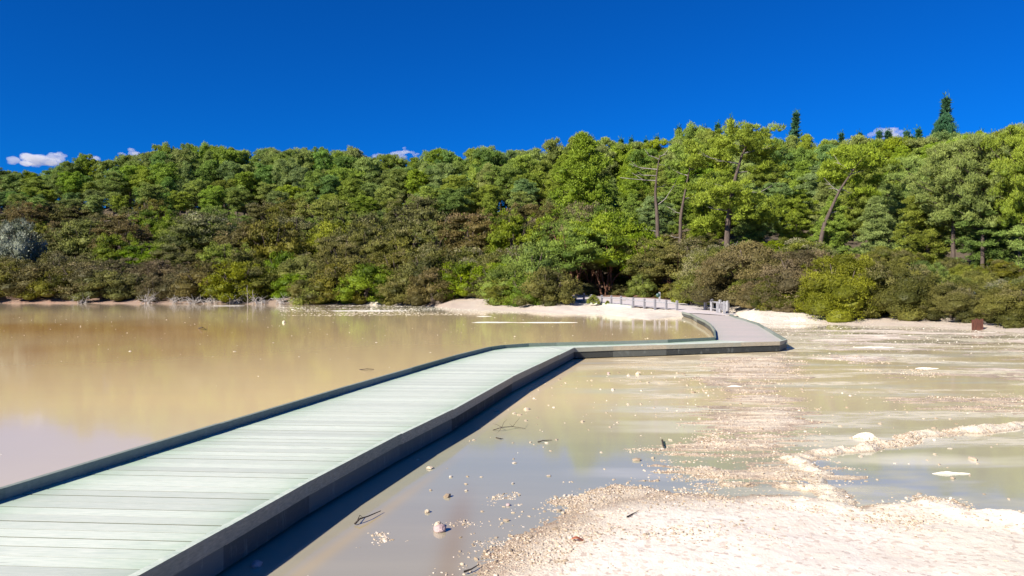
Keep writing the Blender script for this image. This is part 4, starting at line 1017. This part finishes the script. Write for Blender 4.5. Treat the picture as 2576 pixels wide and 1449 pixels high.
trunk_pine([(1710, 590), (1714, 545), (1722, 500), (1732, 440), (1736, 410)], .20, [(.15, 3.3, .3, 1.0), (.3, 3.1, .5, 1.3), (.5, .3, .3, 1.4), (.75, 2.8, .6, 2.2), (.85, .5, .5, 2.0), (.95, 1.5, .8, 1.5)],
           {'d': 75, 'c': [(1740, 395, 95, 60, 0), (1775, 470, 70, 50, 1), (1700, 430, 40, 34, 1)]}, 'pine_tree', 'thin leaning pine with grey trunk between the dead pine and the thick one', 'pine tree', seed=5)
trunk_pine([(1826, 606), (1834, 560), (1842, 500), (1852, 440), (1866, 385), (1885, 355)], .30, [(.08, .3, .5, 1.2), (.25, .2, .35, 2.4), (.3, 3.3, .2, 2.0), (.47, .1, -.05, 3.4), (.5, 3.1, .15, 3.0), (.62, .3, .25, 2.6), (.7, 3.0, .35, 3.6), (.8, .2, .4, 3.0), (.9, 2.6, .5, 2.0)],
           {'d': 70, 'c': [(1880, 350, 150, 60, 0), (1790, 385, 110, 60, 1), (1800, 490, 130, 60, -1), (1930, 400, 90, 70, 1), (1890, 530, 120, 60, -.5), (1780, 560, 60, 40, 1)]}, 'pine_tree', 'thick-trunked old pine with long dead side branches and open green crown', 'pine tree', seed=6)
trunk_pine([(2055, 612), (2075, 570), (2095, 525), (2112, 480), (2135, 440), (2165, 400)], .22, [(.35, .3, .5, 1.2), (.6, 3.0, .9, 1.3), (.62, .3, -.2, 1.3), (.8, .4, .5, 2.2), (.85, 2.9, .9, 1.6)],
           {'d': 66, 'c': [(2170, 400, 120, 60, 0), (2110, 435, 70, 50, 1), (2190, 470, 60, 50, 1)]}, 'pine_tree', 'pine with a slanting dark bare trunk tilted to the right', 'pine tree', seed=7)

# bleached dead wood along the left shore
def dead_bush(px, py, d, size, seed, label, n=12, arch=True):
    rng = np.random.default_rng(seed); dw = F * CAMZ / (tb(px, 1) - HY)
    if d < 87 and px < 800: d = dw - .25; size *= .85
    X_ = (px - CX) / F * d; zb = max(float(H(np.array([X_]), np.array([d]))[0]), 0)
    mb = MB()
    for i in range(n):
        an = rng.uniform(0, 6.28); L_ = size * rng.uniform(.5, 1.1); dv = np.array([math.cos(an), math.sin(an) * .6, 0]); b = rng.normal(size=3) * [size * .2, size * .1, 0]
        up = rng.uniform(.2, .7) * (1 if arch else 2.2)
        q = [b, b + dv * L_ * .3 + [0, 0, up * L_ * .8], b + dv * L_ * .65 + [0, 0, up * L_ * (.95 if arch else 1.5)], b + dv * L_ + [0, 0, up * L_ * (.3 if arch else 2.0)]]
        r = .028 * size ** .5; mb.tube(q, [r, r * .8, r * .55, r * .25], 5)
        for j in range(3):
            s = q[rng.integers(1, 3)]; mb.tube([s, s + rng.normal(size=3) * [.25, .15, .2] * size + [0, 0, .1 * size]], [r * .5, r * .15], 4)
    o = mb.build('dead_shrub', M['drift'], loc=(X_, d, zb - .03), smooth=True); return tag(o, label, 'dead shrub', 'bleached dead shrubs along the far left shore')
for a in [(30, 740, 92, 2.2, 1, 'bleached dead shrub on the bank nearest the left edge'), (100, 640, 110, 3.4, 2, 'large pale dead branches high among the dark shrubs on the left'), (370, 750, 84, 2.0, 3, 'arched white dead shrub where the sandy left shore ends'),
          (440, 756, 81.6, 1.7, 4, 'white driftwood arches at the water, leftmost of the driftwood row'), (485, 756, 81.4, 1.6, 5, 'curled driftwood arch, second in the row right of the sandy shore'), (530, 756, 81, 1.5, 6, 'dense white driftwood tangle in the middle of the driftwood row'),
          (590, 756, 80.6, 1.9, 7, 'broad driftwood fan just left of the thin standing saplings'), (655, 758, 80.4, 1.6, 8, 'driftwood tangle just right of the thin standing saplings'), (705, 758, 80, 1.7, 9, 'driftwood branches close to the yellow olive bush'), (745, 758, 79.6, 1.2, 10, 'smallest driftwood heap, at the foot of the yellow olive bush'),
          (1063, 767, 74, 1.3, 12, 'grey twiggy heap at the left tip of the pink bank'), (210, 752, 86, 1.4, 13, 'thin dead shrub lying on the sandy left shore')]:
    dead_bush(*a)
mb = MB()
for (px, h_) in ((622, 2.0), (636, 1.5)):
    X_ = (px - CX) / F * 79; mb = MB(); mb.tube([(0, 0, -.3), (.05, 0, h_ * .4), (-.03, 0, h_ * .8), (.02, 0, h_)], [.05, .04, .03, .015], 5); mb.tube([(.0, 0, h_ * .5), (.3, 0, h_ * .75)], [.02, .008], 4); mb.tube([(0, 0, h_ * .35), (-.3, 0, h_ * .6)], [.02, .008], 4)
    o = mb.build('dead_sapling', M['dead'], loc=(X_, 79, 0)); tag(o, 'taller of two bare pale saplings standing in the far water' if px == 622 else 'shorter of two bare pale saplings standing in the far water', 'dead sapling')

# ------------------------------------------------------------------ labels for the wood
ORD = ['first', 'second', 'third', 'fourth', 'fifth', 'sixth', 'seventh', 'eighth', 'ninth', 'tenth', 'eleventh', 'twelfth', 'thirteenth', 'fourteenth', 'fifteenth', 'sixteenth']
SEC = [(-9999, 'above the sandy left shore'), (380, 'above the driftwood'), (760, 'above the cream mound'), (1060, 'above the pink bank'), (1405, 'behind the path fence'), (1730, 'above the small railing'), (2030, 'over the right shore'), (2330, 'near the rusty box')]
MW = {'pine': 'green', 'pine_yellow': 'yellow-green', 'pine_blue': 'blue-green', 'manuka': 'olive', 'green': 'bright green', 'yellow': 'yellowish', 'brown': 'brown', 'silver': 'silver', 'pale': 'pale-tipped', 'spire': 'dark'}
KW = {'high': 'long-trunked', 'fine': 'dense', 'low': 'full-skirted', 'round': 'round-crowned', 'cone': 'pyramid-shaped', 'sparse': 'thin-crowned', 'flat': 'layered', 'bush': 'bushy', 'spire': 'narrow'}
from collections import defaultdict
bk = defaultdict(list)
for px, row, kind, mat, e, what in placed:
    s = [i for i, (x, _) in enumerate(SEC) if px >= x][-1]
    bk[(row, kind, mat, s, what)].append((px, e))
CATS = {'pine': 'pine tree', 'conifer': 'conifer', 'shrub': 'shrub'}
for (row, kind, mat, s, what), L in bk.items():
    L.sort(key=lambda t: t[0])
    for i, (px, e) in enumerate(L):
        noun = {'pine': 'pine', 'conifer': 'conifer', 'shrub': 'shrub'}[what]
        rw = {'spire': 'behind the skyline', 'skyline': 'on the skyline'}.get(row, f'{row} row')
        pre, mid_ = ('', '') if len(L) == 1 else (ORD[min(i, 15)] + ' ', ' from the left')
        lab = f'{pre}{MW[mat]} {KW[kind]} {noun}{mid_}, {rw}, {SEC[s][1]}'
        tag(e, lab, CATS[what], {'pine': 'pines covering the hillside', 'conifer': 'dark conifer spires behind the pines', 'shrub': 'tea tree shrubs between shore and pines'}[what])

# ------------------------------------------------------------------ clouds (far beyond the hill)
import bmesh
cm = bpy.data.materials.new('cloud_vapour'); cm.use_nodes = True; t_ = cm.node_tree; t_.nodes.clear()
co_ = t_.nodes.new('ShaderNodeOutputMaterial'); pv = t_.nodes.new('ShaderNodeVolumePrincipled'); pv.inputs['Color'].default_value = (1, 1, 1, 1); pv.inputs['Anisotropy'].default_value = .2
pv.inputs['Density'].default_value = .022
t_.links.new(pv.outputs[0], co_.inputs['Volume'])
def cloud(cells, d, label, seed, dens=None):
    rng = np.random.default_rng(seed); bm = bmesh.new(); c0 = np.mean([[c[0], c[1]] for c in cells], 0)
    o0 = np.array([(c0[0] - CX) / F * d, d, ztop(c0[1], d)])
    for (px, py, r) in cells:
        for k in range(5):
            rr = r * rng.uniform(.35, .75) / F * d; p = np.array([(px + rng.normal() * r * .45 - CX) / F * d, d + rng.normal() * rr, ztop(py + rng.normal() * r * .22, d)]) - o0
            g_ = bmesh.ops.create_icosphere(bm, subdivisions=3, radius=rr)
            for v_ in g_['verts']:
                n_ = float(fbm(np.array(v_.co.x / rr * 2 + seed + k * 3), np.array(v_.co.z / rr * 2 + v_.co.y / rr), 4, seed)); v_.co = v_.co * (1 + .7 * n_); v_.co.z *= .5; v_.co += Vector(p)
    m = bpy.data.meshes.new('cloud'); bm.to_mesh(m); bm.free()
    rm = None
    o = obj('cloud', m, cm, loc=o0)
    r_ = o.modifiers.new('remesh', 'REMESH'); r_.mode = 'VOXEL'; r_.voxel_size = 2.6
    return tag(o, label, 'cloud', 'small white clouds low over the trees')
cloud([(30, 408, 16), (55, 404, 22), (85, 402, 28), (115, 405, 28), (142, 398, 24), (152, 392, 16), (100, 414, 20)], 2600, 'largest flat white cloud low above the trees at far left', 1)
cloud([(205, 396, 10), (228, 398, 14), (238, 402, 12)], 2600, 'small white cloud scrap between the two left-hand clouds', 2)
cloud([(312, 388, 12), (328, 384, 15), (342, 388, 12)], 2600, 'small rounded white cloud peeping over trees on the left', 3)
cloud([(940, 392, 8), (965, 392, 14), (995, 386, 17), (1020, 380, 14), (1045, 387, 12), (1000, 394, 18)], 2600, 'peaked bright white cloud above the middle of the wood', 4)
cloud([(2200, 338, 16), (2225, 332, 20), (2250, 334, 18), (2280, 342, 14), (2240, 346, 22)], 2600, 'faint white cloud behind the conifer spires at right', 5)
cloud([(1640, 362, 10), (1655, 366, 10)], 2600, 'tiny white cloud scrap behind the dead pine', 6)
